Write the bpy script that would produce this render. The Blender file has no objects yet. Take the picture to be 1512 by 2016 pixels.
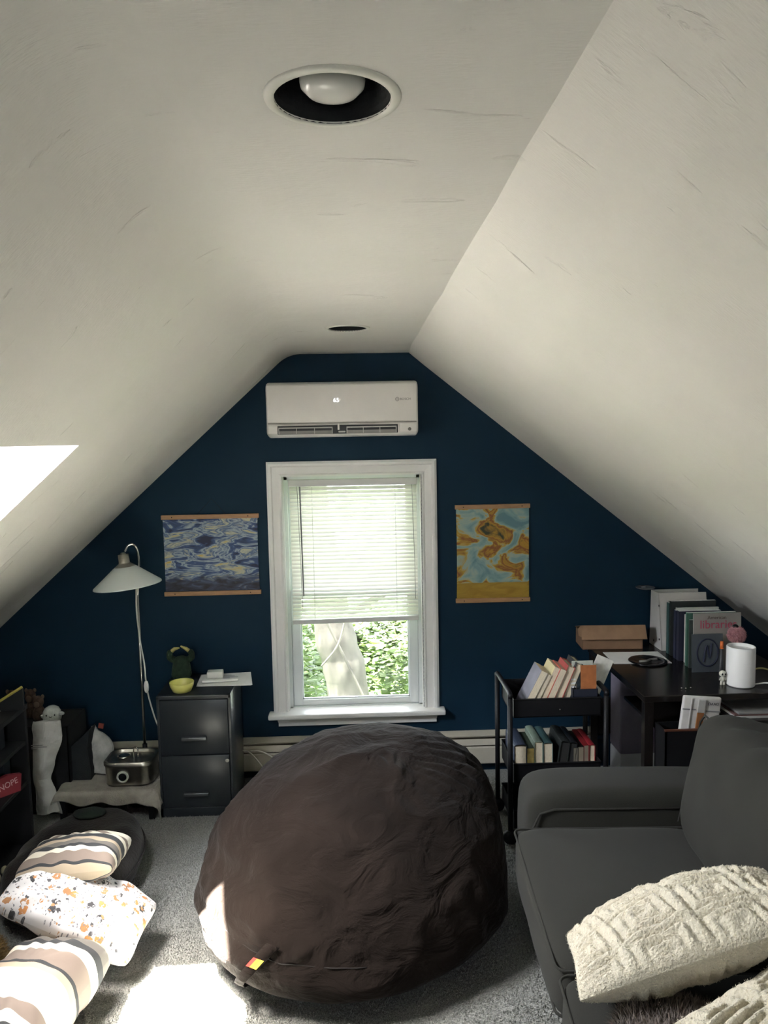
import bpy, bmesh, math, random
from math import sin, cos, pi, radians as rad
from mathutils import Vector as V, Matrix, noise
random.seed(7)
scene = bpy.context.scene
COL = scene.collection

# ------------------------------------------------------------------ camera
CAM_Z = 1.88
cd = bpy.data.cameras.new('camera'); cam = bpy.data.objects.new('camera', cd); COL.objects.link(cam)
R_ = ((0.9991473, 0.0220587, 0.0349022), (-0.0368038, 0.0926667, 0.9950168), (-0.0187145, 0.9954528, -0.0933995))
cam.matrix_world = Matrix(((R_[0][0], R_[0][1], -R_[0][2], 0), (R_[1][0], R_[1][1], -R_[1][2], 0),
                           (R_[2][0], R_[2][1], -R_[2][2], CAM_Z), (0, 0, 0, 1)))
cd.sensor_fit = 'VERTICAL'; cd.sensor_height = 24.0; cd.lens = 24.0 * 1514 / 2016; cd.clip_start = 0.02
scene.camera = cam

# ------------------------------------------------------------------ sky, sun, exposure
SUN_DIR = V((0.315, 0.045, -1.0)).normalized()          # direction the sunlight travels
SKY = 9.0
SUN = 75.0
w = bpy.data.worlds.new('world'); scene.world = w; w.use_nodes = True
nt = w.node_tree; nt.nodes.clear()
o_ = nt.nodes.new('ShaderNodeOutputWorld'); bg = nt.nodes.new('ShaderNodeBackground')
sk = nt.nodes.new('ShaderNodeTexSky'); sk.sky_type = 'NISHITA'; sk.sun_disc = False
sk.sun_elevation = math.asin(-SUN_DIR.z); sk.sun_rotation = math.atan2(-SUN_DIR.x, -SUN_DIR.y); sk.dust_density = 4.0; sk.air_density = 1.0
mx = nt.nodes.new('ShaderNodeMix'); mx.data_type = 'RGBA'; mx.inputs[0].default_value = 0.9
nt.links.new(sk.outputs[0], mx.inputs[6]); mx.inputs[7].default_value = (1.0, 1.0, 1.0, 1)
nt.links.new(mx.outputs[2], bg.inputs[0]); bg.inputs[1].default_value = SKY
nt.links.new(bg.outputs[0], o_.inputs[0])
sl = bpy.data.lights.new('sun', 'SUN'); sl.energy = SUN; sl.angle = rad(0.8); sl.color = (1, 0.95, 0.87)
so = bpy.data.objects.new('sun', sl); COL.objects.link(so); so.location = (-4, 0, 9)
so.rotation_euler = SUN_DIR.to_track_quat('-Z', 'Y').to_euler()
scene.view_settings.view_transform = 'Standard'; scene.view_settings.look = 'None'
scene.view_settings.exposure = 3.0; scene.view_settings.gamma = 1.0; scene.view_settings.use_curve_mapping = False
cy = scene.cycles
cy.use_denoising = True; cy.max_bounces = 10; cy.diffuse_bounces = 6; cy.glossy_bounces = 4; cy.transmission_bounces = 8
cy.transparent_max_bounces = 16; cy.caustics_reflective = False; cy.caustics_refractive = False; cy.sample_clamp_indirect = 6.0
def portal(loc, normal, sx, sy):
    l = bpy.data.lights.new('window_portal', 'AREA'); l.shape = 'RECTANGLE'; l.size = sx; l.size_y = sy
    l.cycles.is_portal = True
    o = bpy.data.objects.new('window_portal', l); COL.objects.link(o); o.location = loc
    o.rotation_euler = V(normal).to_track_quat('-Z', 'Y').to_euler(); return o

# ------------------------------------------------------------------ materials
MATS = {}
def mat(name, col, rough=0.7, var=0.12, vscale=12.0, bump=0.0, bscale=60.0, metal=0.0, spec=0.5, sheen=0.0, coat=0.0, trans=0.0,
        detail=4.0, col2=None, aniso=None):
    if name in MATS: return MATS[name]
    m = bpy.data.materials.new(name); m.use_nodes = True; n = m.node_tree.nodes; L = m.node_tree.links
    b = n['Principled BSDF']
    b.inputs['Roughness'].default_value = rough; b.inputs['Metallic'].default_value = metal
    b.inputs['Specular IOR Level'].default_value = spec
    b.inputs['Sheen Weight'].default_value = sheen; b.inputs['Coat Weight'].default_value = coat
    tc = n.new('ShaderNodeTexCoord'); src = tc.outputs['Object']
    if aniso:
        mp = n.new('ShaderNodeMapping'); mp.inputs['Scale'].default_value = aniso
        L.new(src, mp.inputs[0]); src = mp.outputs[0]
    nz = n.new('ShaderNodeTexNoise'); nz.inputs['Scale'].default_value = vscale; nz.inputs['Detail'].default_value = detail
    L.new(src, nz.inputs['Vector'])
    rp = n.new('ShaderNodeValToRGB'); L.new(nz.outputs['Fac'], rp.inputs[0])
    c2 = col2 or [min(1, c * (1 + var)) for c in col]
    c1 = [c * (1 - var) for c in col] if not col2 else col
    rp.color_ramp.elements[0].position = 0.3; rp.color_ramp.elements[1].position = 0.7
    rp.color_ramp.elements[0].color = (*c1, 1); rp.color_ramp.elements[1].color = (*c2, 1)
    L.new(rp.outputs[0], b.inputs['Base Color'])
    if bump:
        nb = n.new('ShaderNodeTexNoise'); nb.inputs['Scale'].default_value = bscale; nb.inputs['Detail'].default_value = 6
        L.new(src, nb.inputs['Vector'])
        bp = n.new('ShaderNodeBump'); bp.inputs['Strength'].default_value = bump; bp.inputs['Distance'].default_value = 0.01
        L.new(nb.outputs['Fac'], bp.inputs['Height']); L.new(bp.outputs[0], b.inputs['Normal'])
    if trans:
        tr = n.new('ShaderNodeBsdfTranslucent'); tr.inputs[0].default_value = (*col, 1)
        ms = n.new('ShaderNodeMixShader'); ms.inputs[0].default_value = trans
        L.new(b.outputs[0], ms.inputs[1]); L.new(tr.outputs[0], ms.inputs[2]); L.new(ms.outputs[0], n['Material Output'].inputs[0])
    MATS[name] = m; return m

def plaster():
    m = mat('plaster', (0.655, 0.632, 0.597), rough=0.75, var=0.03, vscale=2.5)
    n = m.node_tree.nodes; L = m.node_tree.links; b = n['Principled BSDF']; b.inputs['Specular IOR Level'].default_value = 0.3
    tc = n.new('ShaderNodeTexCoord')
    mp = n.new('ShaderNodeMapping'); mp.inputs['Scale'].default_value = (1.4, 5.0, 1.4); mp.inputs['Rotation'].default_value = (0, 0, 0.35)
    L.new(tc.outputs['Object'], mp.inputs[0])
    a = n.new('ShaderNodeTexNoise'); a.inputs['Scale'].default_value = 2.2; a.inputs['Detail'].default_value = 9; a.inputs['Distortion'].default_value = 1.2
    L.new(mp.outputs[0], a.inputs['Vector'])
    r1 = n.new('ShaderNodeValToRGB'); r1.color_ramp.elements[0].position = 0.66; r1.color_ramp.elements[1].position = 0.72
    L.new(a.outputs['Fac'], r1.inputs[0])
    f = n.new('ShaderNodeTexNoise'); f.inputs['Scale'].default_value = 40; f.inputs['Detail'].default_value = 6
    L.new(mp.outputs[0], f.inputs['Vector'])
    g = n.new('ShaderNodeTexNoise'); g.inputs['Scale'].default_value = 5; g.inputs['Detail'].default_value = 3
    L.new(tc.outputs['Object'], g.inputs['Vector'])
    m1 = n.new('ShaderNodeMath'); m1.operation = 'MULTIPLY_ADD'; m1.inputs[1].default_value = 0.25
    L.new(f.outputs['Fac'], m1.inputs[0]); L.new(r1.outputs[0], m1.inputs[2])
    m2 = n.new('ShaderNodeMath'); m2.operation = 'MULTIPLY_ADD'; m2.inputs[1].default_value = 1.2
    L.new(g.outputs['Fac'], m2.inputs[0]); L.new(m1.outputs[0], m2.inputs[2])
    bp = n.new('ShaderNodeBump'); bp.inputs['Strength'].default_value = 0.85; bp.inputs['Distance'].default_value = 0.006
    L.new(m2.outputs[0], bp.inputs['Height']); L.new(bp.outputs[0], b.inputs['Normal'])
    return m
PLASTER = plaster()
BLUE = mat('navy_paint', (0.0050, 0.0225, 0.044), rough=0.6, var=0.06, vscale=3, bump=0.05, bscale=250, spec=0.15)
WHITE_TRIM = mat('white_trim', (0.82, 0.81, 0.79), rough=0.35, var=0.02, spec=0.5)
VINYL = mat('white_vinyl', (0.75, 0.78, 0.78), rough=0.3, var=0.02)
CARPET = mat('grey_carpet', (0.22, 0.225, 0.215), rough=1.0, vscale=150, bump=1.0, bscale=330, col2=(0.50, 0.50, 0.465), detail=6, spec=0.1)
def glass_mat(name, k):
    m = bpy.data.materials.new(name); m.use_nodes = True; n = m.node_tree.nodes; L = m.node_tree.links; n.clear()
    o = n.new('ShaderNodeOutputMaterial'); t = n.new('ShaderNodeBsdfTransparent'); g = n.new('ShaderNodeBsdfGlossy'); g.inputs['Roughness'].default_value = 0.02
    t.inputs[0].default_value = (k, k * 1.02, k * 1.01, 1)
    lw = n.new('ShaderNodeFresnel'); lw.inputs[0].default_value = 1.45
    mm = n.new('ShaderNodeMath'); mm.operation = 'MULTIPLY'; mm.inputs[1].default_value = 0.8; L.new(lw.outputs[0], mm.inputs[0])
    ms = n.new('ShaderNodeMixShader'); L.new(mm.outputs[0], ms.inputs[0]); L.new(t.outputs[0], ms.inputs[1]); L.new(g.outputs[0], ms.inputs[2])
    L.new(ms.outputs[0], o.inputs[0]); return m
GLASS = glass_mat('window_glass', 0.42); SKYGLASS = glass_mat('skylight_glass', 0.88)
BLACK = mat('black_paint', (0.004, 0.004, 0.005), rough=0.5, var=0.2, spec=0.25)
BLACK_MATTE = mat('black_matte', (0.008, 0.009, 0.010), rough=0.9, var=0.2, bump=0.2, bscale=200)
STEEL = mat('brushed_steel', (0.45, 0.43, 0.38), rough=0.32, metal=1.0, var=0.08, vscale=30, aniso=(1, 1, 12))
CHROME = mat('chrome', (0.6, 0.58, 0.54), rough=0.2, metal=1.0, var=0.03)
PAPER = mat('white_paper', (0.72, 0.72, 0.70), rough=0.8, var=0.04, vscale=20)
PAGES = mat('book_pages', (0.60, 0.52, 0.39), rough=0.85, var=0.18, vscale=60, aniso=(14, 1, 1))
WHITE_PL = mat('white_plastic', (0.72, 0.71, 0.68), rough=0.4, var=0.03)

# ------------------------------------------------------------------ mesh helpers
def obj_from(name, verts, faces, m, parent=None, smooth=False, uvs=None):
    me = bpy.data.meshes.new(name); me.from_pydata([tuple(v) for v in verts], [], faces)
    if uvs is not None:
        ul = me.uv_layers.new(name='UVMap')
        for lp in me.loops: ul.data[lp.index].uv = uvs[lp.vertex_index]
    if smooth: me.polygons.foreach_set('use_smooth', [True] * len(me.polygons))
    me.update()
    o = bpy.data.objects.new(name, me); COL.objects.link(o)
    if m: me.materials.append(m)
    if parent: o.parent = parent
    return o
class MB:
    def __init__(s): s.v = []; s.f = []; s.sm = False
    def add(s, vs, fs, M=None):
        k = len(s.v); s.v += [(M @ V(v)) if M else V(v) for v in vs]; s.f += [tuple(i + k for i in f) for f in fs]; return s
    def box(s, a, b, bev=0.0, seg=2, M=None):
        bm = bmesh.new(); bmesh.ops.create_cube(bm, size=1.0)
        for v in bm.verts:
            v.co = V([(a[i] + b[i]) / 2 + v.co[i] * (b[i] - a[i]) for i in range(3)])
        if bev: bmesh.ops.bevel(bm, geom=bm.edges[:], offset=bev, segments=seg, profile=0.5, affect='EDGES')
        bm.verts.index_update(); s.add([v.co.copy() for v in bm.verts], [[v.index for v in f.verts] for f in bm.faces], M); bm.free(); return s
    def tube(s, path, r, n=8, M=None, cap=True, closed=False):
        path = [V(p) for p in path]; N = len(path); vs = []; fs = []; prev = None
        for i, p in enumerate(path):
            if closed: t = path[(i + 1) % N] - path[i - 1]
            else: t = path[min(i + 1, N - 1)] - path[max(i - 1, 0)]
            t.normalize()
            if prev is None:
                a = V((0, 0, 1)) if abs(t.z) < 0.9 else V((1, 0, 0)); u = t.cross(a).normalized()
            else:
                u = (prev - t * prev.dot(t)).normalized()
            prev = u; w_ = t.cross(u); rr = r[i] if isinstance(r, (list, tuple)) else r
            vs += [p + (u * cos(2 * pi * k / n) + w_ * sin(2 * pi * k / n)) * rr for k in range(n)]
        for i in range(N if closed else N - 1):
            j = (i + 1) % N
            fs += [(i * n + k, i * n + (k + 1) % n, j * n + (k + 1) % n, j * n + k) for k in range(n)]
        if cap and not closed: fs += [tuple(range(n))[::-1], tuple((N - 1) * n + k for k in range(n))]
        return s.add(vs, fs, M)
    def lathe(s, prof, n=32, M=None):
        vs = []; fs = []; m = len(prof)
        for k in range(n):
            a = 2 * pi * k / n; vs += [(r * cos(a), r * sin(a), z) for r, z in prof]
        for k in range(n):
            k2 = (k + 1) % n
            fs += [(k * m + i, k2 * m + i, k2 * m + i + 1, k * m + i + 1) for i in range(m - 1)]
        return s.add(vs, fs, M)
    def prism(s, poly, h, M=None):          # polygon in xy, extruded along z by h
        n = len(poly); vs = [(x, y, 0) for x, y in poly] + [(x, y, h) for x, y in poly]
        fs = [tuple(range(n))[::-1], tuple(range(n, 2 * n))] + [(i, (i + 1) % n, n + (i + 1) % n, n + i) for i in range(n)]
        return s.add(vs, fs, M)
    def ball(s, c, r, n=16, m=10, M=None):
        if not isinstance(r, (tuple, list)): r = (r, r, r)
        vs = [(c[0], c[1], c[2] - r[2])]; fs = []
        for j in range(1, m):
            p = -pi / 2 + pi * j / m
            vs += [(c[0] + r[0] * cos(p) * cos(2 * pi * k / n), c[1] + r[1] * cos(p) * sin(2 * pi * k / n), c[2] + r[2] * sin(p)) for k in range(n)]
        vs.append((c[0], c[1], c[2] + r[2])); T = len(vs) - 1
        for k in range(n):
            k2 = (k + 1) % n; fs.append((0, 1 + k2, 1 + k)); fs.append((T, T - n + k, T - n + k2))
            for j in range(m - 2): fs.append((1 + j * n + k, 1 + j * n + k2, 1 + (j + 1) * n + k2, 1 + (j + 1) * n + k))
        return s.add(vs, fs, M)
    def build(s, name, m, parent=None, smooth=False, angle=None):
        o = obj_from(name, s.v, s.f, m, parent, smooth)
        if angle:
            o.data.polygons.foreach_set('use_smooth', [True] * len(o.data.polygons)); o.data.set_sharp_from_angle(angle=rad(angle))
        return o
def thing(name, label, cat, loc=(0, 0, 0), rotz=0.0, group=None, rot=None):
    o = bpy.data.objects.new(name, None); COL.objects.link(o); o.empty_display_size = 0.05
    o.location = loc; o.rotation_euler = rot or (0, 0, rotz); return tag(o, label, cat, group)
def tag(o, label, cat=None, group=None):
    o['label'] = label
    if cat: o['category'] = cat
    if group: o['group'] = group
    return o
def struct(o, label=None):
    o['kind'] = 'structure'
    if label: o['label'] = label
    return o
def T(x, y, z): return Matrix.Translation((x, y, z))
def RX(a): return Matrix.Rotation(a, 4, 'X')
def RY(a): return Matrix.Rotation(a, 4, 'Y')
def RZ(a): return Matrix.Rotation(a, 4, 'Z')
def text(name, s, size, m, parent, M, ext=0.0004, align='CENTER', shear=0.0, sx=1.0):
    c = bpy.data.curves.new(name, 'FONT'); c.body = s; c.size = size; c.extrude = ext; c.align_x = align; c.align_y = 'CENTER'; c.shear = shear
    t = bpy.data.objects.new(name + '_t', c); COL.objects.link(t); bpy.context.view_layer.update()
    me = bpy.data.meshes.new_from_object(t.evaluated_get(bpy.context.evaluated_depsgraph_get()))
    bpy.data.objects.remove(t); bpy.data.curves.remove(c)
    me.transform(M @ Matrix.Diagonal((sx, 1, 1, 1))); me.materials.clear(); me.materials.append(m); me.name = name
    o = bpy.data.objects.new(name, me); COL.objects.link(o); o.parent = parent; return o
FACE_CAM = RX(pi / 2)                 # xy plane -> xz plane, facing -Y
def nz(p, s=1.0, seed=0.0): return noise.noise(V((p[0] * s + seed, p[1] * s + seed * 1.7, p[2] * s - seed)))
def smoothpath(pts, n=8):
    pts = [V(p) for p in pts]; out = []
    for i in range(len(pts) - 1):
        p0, p1, p2, p3 = pts[max(i - 1, 0)], pts[i], pts[i + 1], pts[min(i + 2, len(pts) - 1)]
        for k in range(n):
            t = k / n
            out.append(0.5 * ((2 * p1) + (p2 - p0) * t + (2 * p0 - 5 * p1 + 4 * p2 - p3) * t * t + (3 * p1 - p0 - 3 * p2 + p3) * t ** 3))
    out.append(pts[-1]); return out

# ================================================================== ROOM
YW = 4.2; YB = -2.6; ZC = 2.37
CXL, CXR = -0.362, 0.302                      # ridge strip edges
KL, KR = 0.90, 0.80                           # slopes (dz/dx)
XKL, XKR = -2.05, 2.35                        # knee walls
def zl(x): return ZC - KL * (CXL - x)
def zr(x): return ZC - KR * (x - CXR)
def cove(y):
    t = max(0.0, (y - 3.96) / 0.24); return 0.024 * t ** 2.2
def ysteps(extra=()):
    ys = [YB + i * 0.25 for i in range(int((3.9 - YB) / 0.25) + 1)] + [3.96 + 0.24 * i / 12 for i in range(13)] + list(extra)
    ys = sorted(set(round(y, 4) for y in ys)); return ys
floor = MB().box((XKL - 0.1, YB - 0.1, -0.12), (XKR + 0.1, YW + 0.15, 0.0)).build('floor', CARPET); struct(floor, 'plush grey carpet floor')
# carpet pile: short tufts where the floor shows
def pile():
    vs = []; fs = []; rnd = random.Random(3)
    def reg(x0, x1, y0, y1, n):
        for _ in range(n):
            x = rnd.uniform(x0, x1); y = rnd.uniform(y0, y1); a = rnd.uniform(0, 2 * pi); h = rnd.uniform(0.004, 0.010); s_ = 0.0022
            lx, ly = rnd.uniform(-.004, .004), rnd.uniform(-.004, .004); k = len(vs)
            vs.extend([(x + s_ * cos(a), y + s_ * sin(a), -.001), (x - s_ * cos(a), y - s_ * sin(a), -.001), (x + lx, y + ly, h)]); fs.append((k, k + 1, k + 2))
    reg(-1.5, 0.75, 1.9, 2.7, 70000); reg(-1.5, -0.35, 2.7, 3.95, 46000); reg(-.35, 0.75, 2.7, 4.1, 40000); reg(-1.9, 0.75, 0.9, 1.9, 80000); reg(-1.9, 2.2, -0.3, 0.9, 110000)
    o = obj_from('carpet_pile', vs, fs, CARPET); o['kind'] = 'stuff'; tag(o, 'short grey tufts of the plush carpet', 'carpet')
pile()

# flat ceiling strip with two round openings for the downlights
CANS = [(-0.022, 1.155), (-0.025, 3.431)]; CR = 0.086; SQ = 0.16
def ceiling_flat():
    mb = MB(); ys = ysteps([c[1] - SQ for c in CANS] + [c[1] + SQ for c in CANS])
    for a, b in zip(ys, ys[1:]):
        if any(c[1] - SQ - 1e-4 <= a and b <= c[1] + SQ + 1e-4 for c in CANS): continue
        mb.add([(CXL + .09, a, ZC - cove(a)), (CXR + .02, a, ZC - cove(a)), (CXR + .02, b, ZC - cove(b)), (CXL + .09, b, ZC - cove(b))], [(0, 1, 2, 3)])
    for cx, cyy in CANS:
        n = 48; vs = []
        for k in range(n):
            a = 2 * pi * (k + .5) / n; c, s_ = cos(a), sin(a); q = SQ / max(abs(c), abs(s_)); vs += [(cx + CR * c, cyy + CR * s_, ZC), (cx + q * c, cyy + q * s_, ZC)]
        mb.add(vs, [(2 * k, 2 * ((k + 1) % n), 2 * ((k + 1) % n) + 1, 2 * k + 1) for k in range(n)])
        # corners of the square
        for sx in (-1, 1):
            for sy in (-1, 1):
                ks = [k for k in range(n) if cos(2 * pi * (k + .5) / n) * sx > 0 and sin(2 * pi * (k + .5) / n) * sy > 0]
                a = min(ks, key=lambda k: abs(abs(cos(2 * pi * (k + .5) / n)) - abs(sin(2 * pi * (k + .5) / n))) + (k % 2) * 1e-6)
                for d in (-1, 0):
                    p, q = vs[2 * ((a + d) % n) + 1], vs[2 * ((a + d + 1) % n) + 1]
                    mb.add([p, q, (cx + SQ * sx, cyy + SQ * sy, ZC)], [(0, 1, 2)])
        for x0, x1 in ((CXL + .09, cx - SQ), (cx + SQ, CXR + .02)):
            mb.add([(x0, cyy - SQ, ZC), (x1, cyy - SQ, ZC), (x1, cyy + SQ, ZC), (x0, cyy + SQ, ZC)], [(0, 1, 2, 3)])
    return mb.build('ceiling', PLASTER, smooth=False)
struct(ceiling_flat(), 'flat off-white plaster ceiling strip')

# sloped ceilings.  s = distance from the ridge corner along the slope
NL = V((KL, 0, -1)).normalized(); NR = V((-KR, 0, -1)).normalized()
DL = V((-1, 0, -KL)).normalized(); DR = V((1, 0, -KR)).normalized()
SY0, SY1 = 1.88, 2.562                          # skylight opening along the room
SS0 = (0.906 + CXL) / -DL.x; SS1 = SS0 + 0.52   # and down the slope
def slope(name, p0, D, N, smax, hole=None):
    ext = [hole[0], hole[1]] if hole else []
    ss = ([-.09, -.07, -.05, -.03, -.01, .01, .03, .05, .07, .09] if name == 'ceiling_left' else [0.0]) + [smax * i / 24 for i in range(3 if name == 'ceiling_left' else 1, 25)] + ([hole[2], hole[3]] if hole else [])
    ss = sorted(set(round(x, 4) for x in ss)); ys = ysteps(ext); vs = []; fs = []
    rough = random.Random(5)
    for y in ys:
        for s_ in ss:
            if name == 'ceiling_left' and s_ < .0901:
                t_ = (s_ + .09) / .18; A_ = V(p0) + V((.09, 0, 0)); B_ = V(p0) + D * .09; N_ = V((0, 0, -1)).lerp(N, t_)
                p = A_ * (1 - t_) ** 2 + V(p0) * 2 * t_ * (1 - t_) + B_ * t_ * t_ + N_ * cove(y)
            else: p = V(p0) + D * s_ + N * cove(y) * (1 if s_ > .02 else .9)
            p.y = y
            if name == 'ceiling_right' and s_ < 0.001: p.x += 0.006 * nz((0, y, 0), 3.0, 2)
            vs.append(p)
    m = len(ss)
    for j in range(len(ys) - 1):
        for i in range(m - 1):
            if hole and hole[0] - 1e-3 < ys[j] and ys[j + 1] < hole[1] + 1e-3 and hole[2] - 1e-3 < ss[i] and ss[i + 1] < hole[3] + 1e-3: continue
            fs.append((j * m + i, j * m + i + 1, (j + 1) * m + i + 1, (j + 1) * m + i))
    return obj_from(name, vs, fs, PLASTER, smooth=True)
SLmax = (XKL - CXL) / DL.x; SRmax = (XKR - CXR) / DR.x
struct(slope('ceiling_left', (CXL, 0, ZC), DL, NL, SLmax, (SY0, SY1, SS0, SS1)), 'left sloping off-white plaster ceiling')
struct(slope('ceiling_right', (CXR, 0, ZC), DR, NR, SRmax), 'right sloping off-white plaster ceiling')
struct(MB().box((XKL - 0.1, YB, 0), (XKL, YW, zl(XKL) + .05)).build('wall_left', PLASTER), 'low white knee wall under the left slope')
struct(MB().box((XKR, YB, 0), (XKR + 0.1, YW, zr(XKR) + .05)).build('wall_right', PLASTER), 'low white knee wall under the right slope')
def rear():
    x0, x1, z0, z1 = -.42, .36, 1.05, 1.95; mb = MB()
    mb.box((XKL - .1, YB - 0.1, 0), (x0, YB, ZC + .1)); mb.box((x1, YB - 0.1, 0), (XKR + .1, YB, ZC + .1)); mb.box((x0, YB - .1, 0), (x1, YB, z0)); mb.box((x0, YB - .1, z1), (x1, YB, ZC + .1))
    struct(mb.build('wall_front', BLUE), 'navy gable wall behind the viewer')
    e = bpy.data.objects.new('window_3', None); COL.objects.link(e); struct(e, 'unseen window added in the gable wall behind the viewer')  # unseen; added to account for light on surfaces facing the viewer
    c = MB(); t_ = .09
    c.box((x0 - t_, YB, z0 - t_), (x0, YB + .02, z1 + t_)); c.box((x1, YB, z0 - t_), (x1 + t_, YB + .02, z1 + t_)); c.box((x0, YB, z1), (x1, YB + .02, z1 + t_)); c.box((x0, YB, z0 - t_), (x1, YB + .03, z0)); c.box((x0, YB - .06, (z0 + z1) / 2 - .02), (x1, YB - .03, (z0 + z1) / 2 + .02)); c.build('casing', WHITE_TRIM, e)
    MB().box((x0, YB - .06, z0), (x1, YB - .055, z1)).build('pane', GLASS, e); portal(((x0 + x1) / 2, YB - .09, (z0 + z1) / 2), (0, 1, 0), x1 - x0, z1 - z0)
rear()
# roof deck above the slopes keeps daylight out everywhere but the skylight
def roof():
    mb = MB(); d = 0.16
    for y0, y1, s0, s1 in ((YB - .1, SY0 - .02, -0.3, SLmax + .3), (SY1 + .02, YW + .15, -0.3, SLmax + .3), (SY0 - .02, SY1 + .02, -0.3, SS0 - .02), (SY0 - .02, SY1 + .02, SS1 + .02, SLmax + .3)):
        P = [V((CXL, 0, ZC)) + DL * s_ - NL * (k) for s_ in (s0, s1) for k in (d, d + .04)]
        vs = [(p.x, y, p.z) for y in (y0, y1) for p in P]
        mb.add(vs, [(0, 1, 3, 2), (4, 6, 7, 5), (0, 4, 5, 1), (2, 3, 7, 6), (0, 2, 6, 4), (1, 5, 7, 3)])
    P = [V((CXR, 0, ZC)) + DR * s_ - NR * k for s_ in (-.3, SRmax + .3) for k in (d, d + .04)]
    mb.add([(p.x, y, p.z) for y in (YB - .1, YW + .15) for p in P], [(0, 1, 3, 2), (4, 6, 7, 5), (0, 4, 5, 1), (2, 3, 7, 6), (0, 2, 6, 4), (1, 5, 7, 3)])
    mb.box((CXL - .4, YB - .1, ZC + .2), (CXR + .4, YW + .15, ZC + .26))
    o = mb.build('roof', mat('roof_shingle', (0.08, 0.08, 0.085), rough=0.9)); struct(o, 'roof deck over the attic')
roof()
# skylight
def skylight():
    e = bpy.data.objects.new('window_2', None); COL.objects.link(e); struct(e, 'skylight set in the left sloping ceiling')
    d = 0.165; P0 = V((CXL, 0, ZC))
    def q(y, s_, k): p = P0 + DL * s_ - NL * k; return V((p.x, y, p.z))
    mb = MB()
    cs = [(SY0, SS0), (SY1, SS0), (SY1, SS1), (SY0, SS1)]
    for (ya, sa), (yb, sb) in zip(cs, cs[1:] + cs[:1]):
        mb.add([q(ya, sa, 0), q(yb, sb, 0), q(yb, sb, d), q(ya, sa, d)], [(0, 1, 2, 3)])
    mb.build('reveal', WHITE_TRIM, e)
    mb = MB(); t = 0.04
    def bar(y0, y1, s0, s1):
        vs = [q(y, s_, k) for y in (y0, y1) for s_ in (s0, s1) for k in (d, d + .05)]
        mb.add(vs, [(0, 1, 3, 2), (4, 6, 7, 5), (0, 4, 5, 1), (2, 3, 7, 6), (0, 2, 6, 4), (1, 5, 7, 3)])
    bar(SY0 - t, SY1 + t, SS0 - t, SS0 + .005); bar(SY0 - t, SY1 + t, SS1 - .005, SS1 + t); bar(SY0 - t, SY0 + .005, SS0, SS1); bar(SY1 - .005, SY1 + t, SS0, SS1)
    mb.build('skylight_frame', WHITE_TRIM, e)
    mb = MB(); mb.add([q(y, s_, d + .03) for y, s_ in cs], [(0, 1, 2, 3)]); mb.build('pane', SKYGLASS, e)
    c = q((SY0 + SY1) / 2, (SS0 + SS1) / 2, d + .02)
    portal(c, NL, SY1 - SY0, SS1 - SS0)
skylight()

# gable wall with the window opening
WX0, WX1, WZ0, WZ1 = -0.405, 0.352, 0.352, 1.70
def gable():
    vs = []; mb = MB()
    def top(x): 
        if x < CXL: return zl(x)
        return ZC if x <= CXR else zr(x)
    xs = [XKL, -1.2, CXL, CXR, 1.2, XKR]
    xs = sorted(xs + [WX0, WX1])
    for a, b in zip(xs, xs[1:]):
        ta, tb = top(a) + .02, top(b) + .02
        if a >= WX0 - 1e-6 and b <= WX1 + 1e-6:
            mb.add([(a, YW, 0), (b, YW, 0), (b, YW, WZ0), (a, YW, WZ0)], [(0, 1, 2, 3)])
            mb.add([(a, YW, WZ1), (b, YW, WZ1), (b, YW, tb), (a, YW, ta)], [(0, 1, 2, 3)])
        else:
            mb.add([(a, YW, 0), (b, YW, 0), (b, YW, tb), (a, YW, ta)], [(0, 1, 2, 3)])
    # outer skin
    for a, b in zip(xs, xs[1:]):
        y = YW + .14; ta, tb = top(a) + .2, top(b) + .2
        if a >= WX0 - 1e-6 and b <= WX1 + 1e-6:
            mb.add([(a, y, 0), (b, y, 0), (b, y, WZ0), (a, y, WZ0)], [(0, 3, 2, 1)]); mb.add([(a, y, WZ1), (b, y, WZ1), (b, y, tb), (a, y, ta)], [(0, 3, 2, 1)])
        else: mb.add([(a, y, 0), (b, y, 0), (b, y, tb), (a, y, ta)], [(0, 3, 2, 1)])
    struct(mb.build('wall_back', BLUE), 'navy blue painted gable end wall')
gable()

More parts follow.
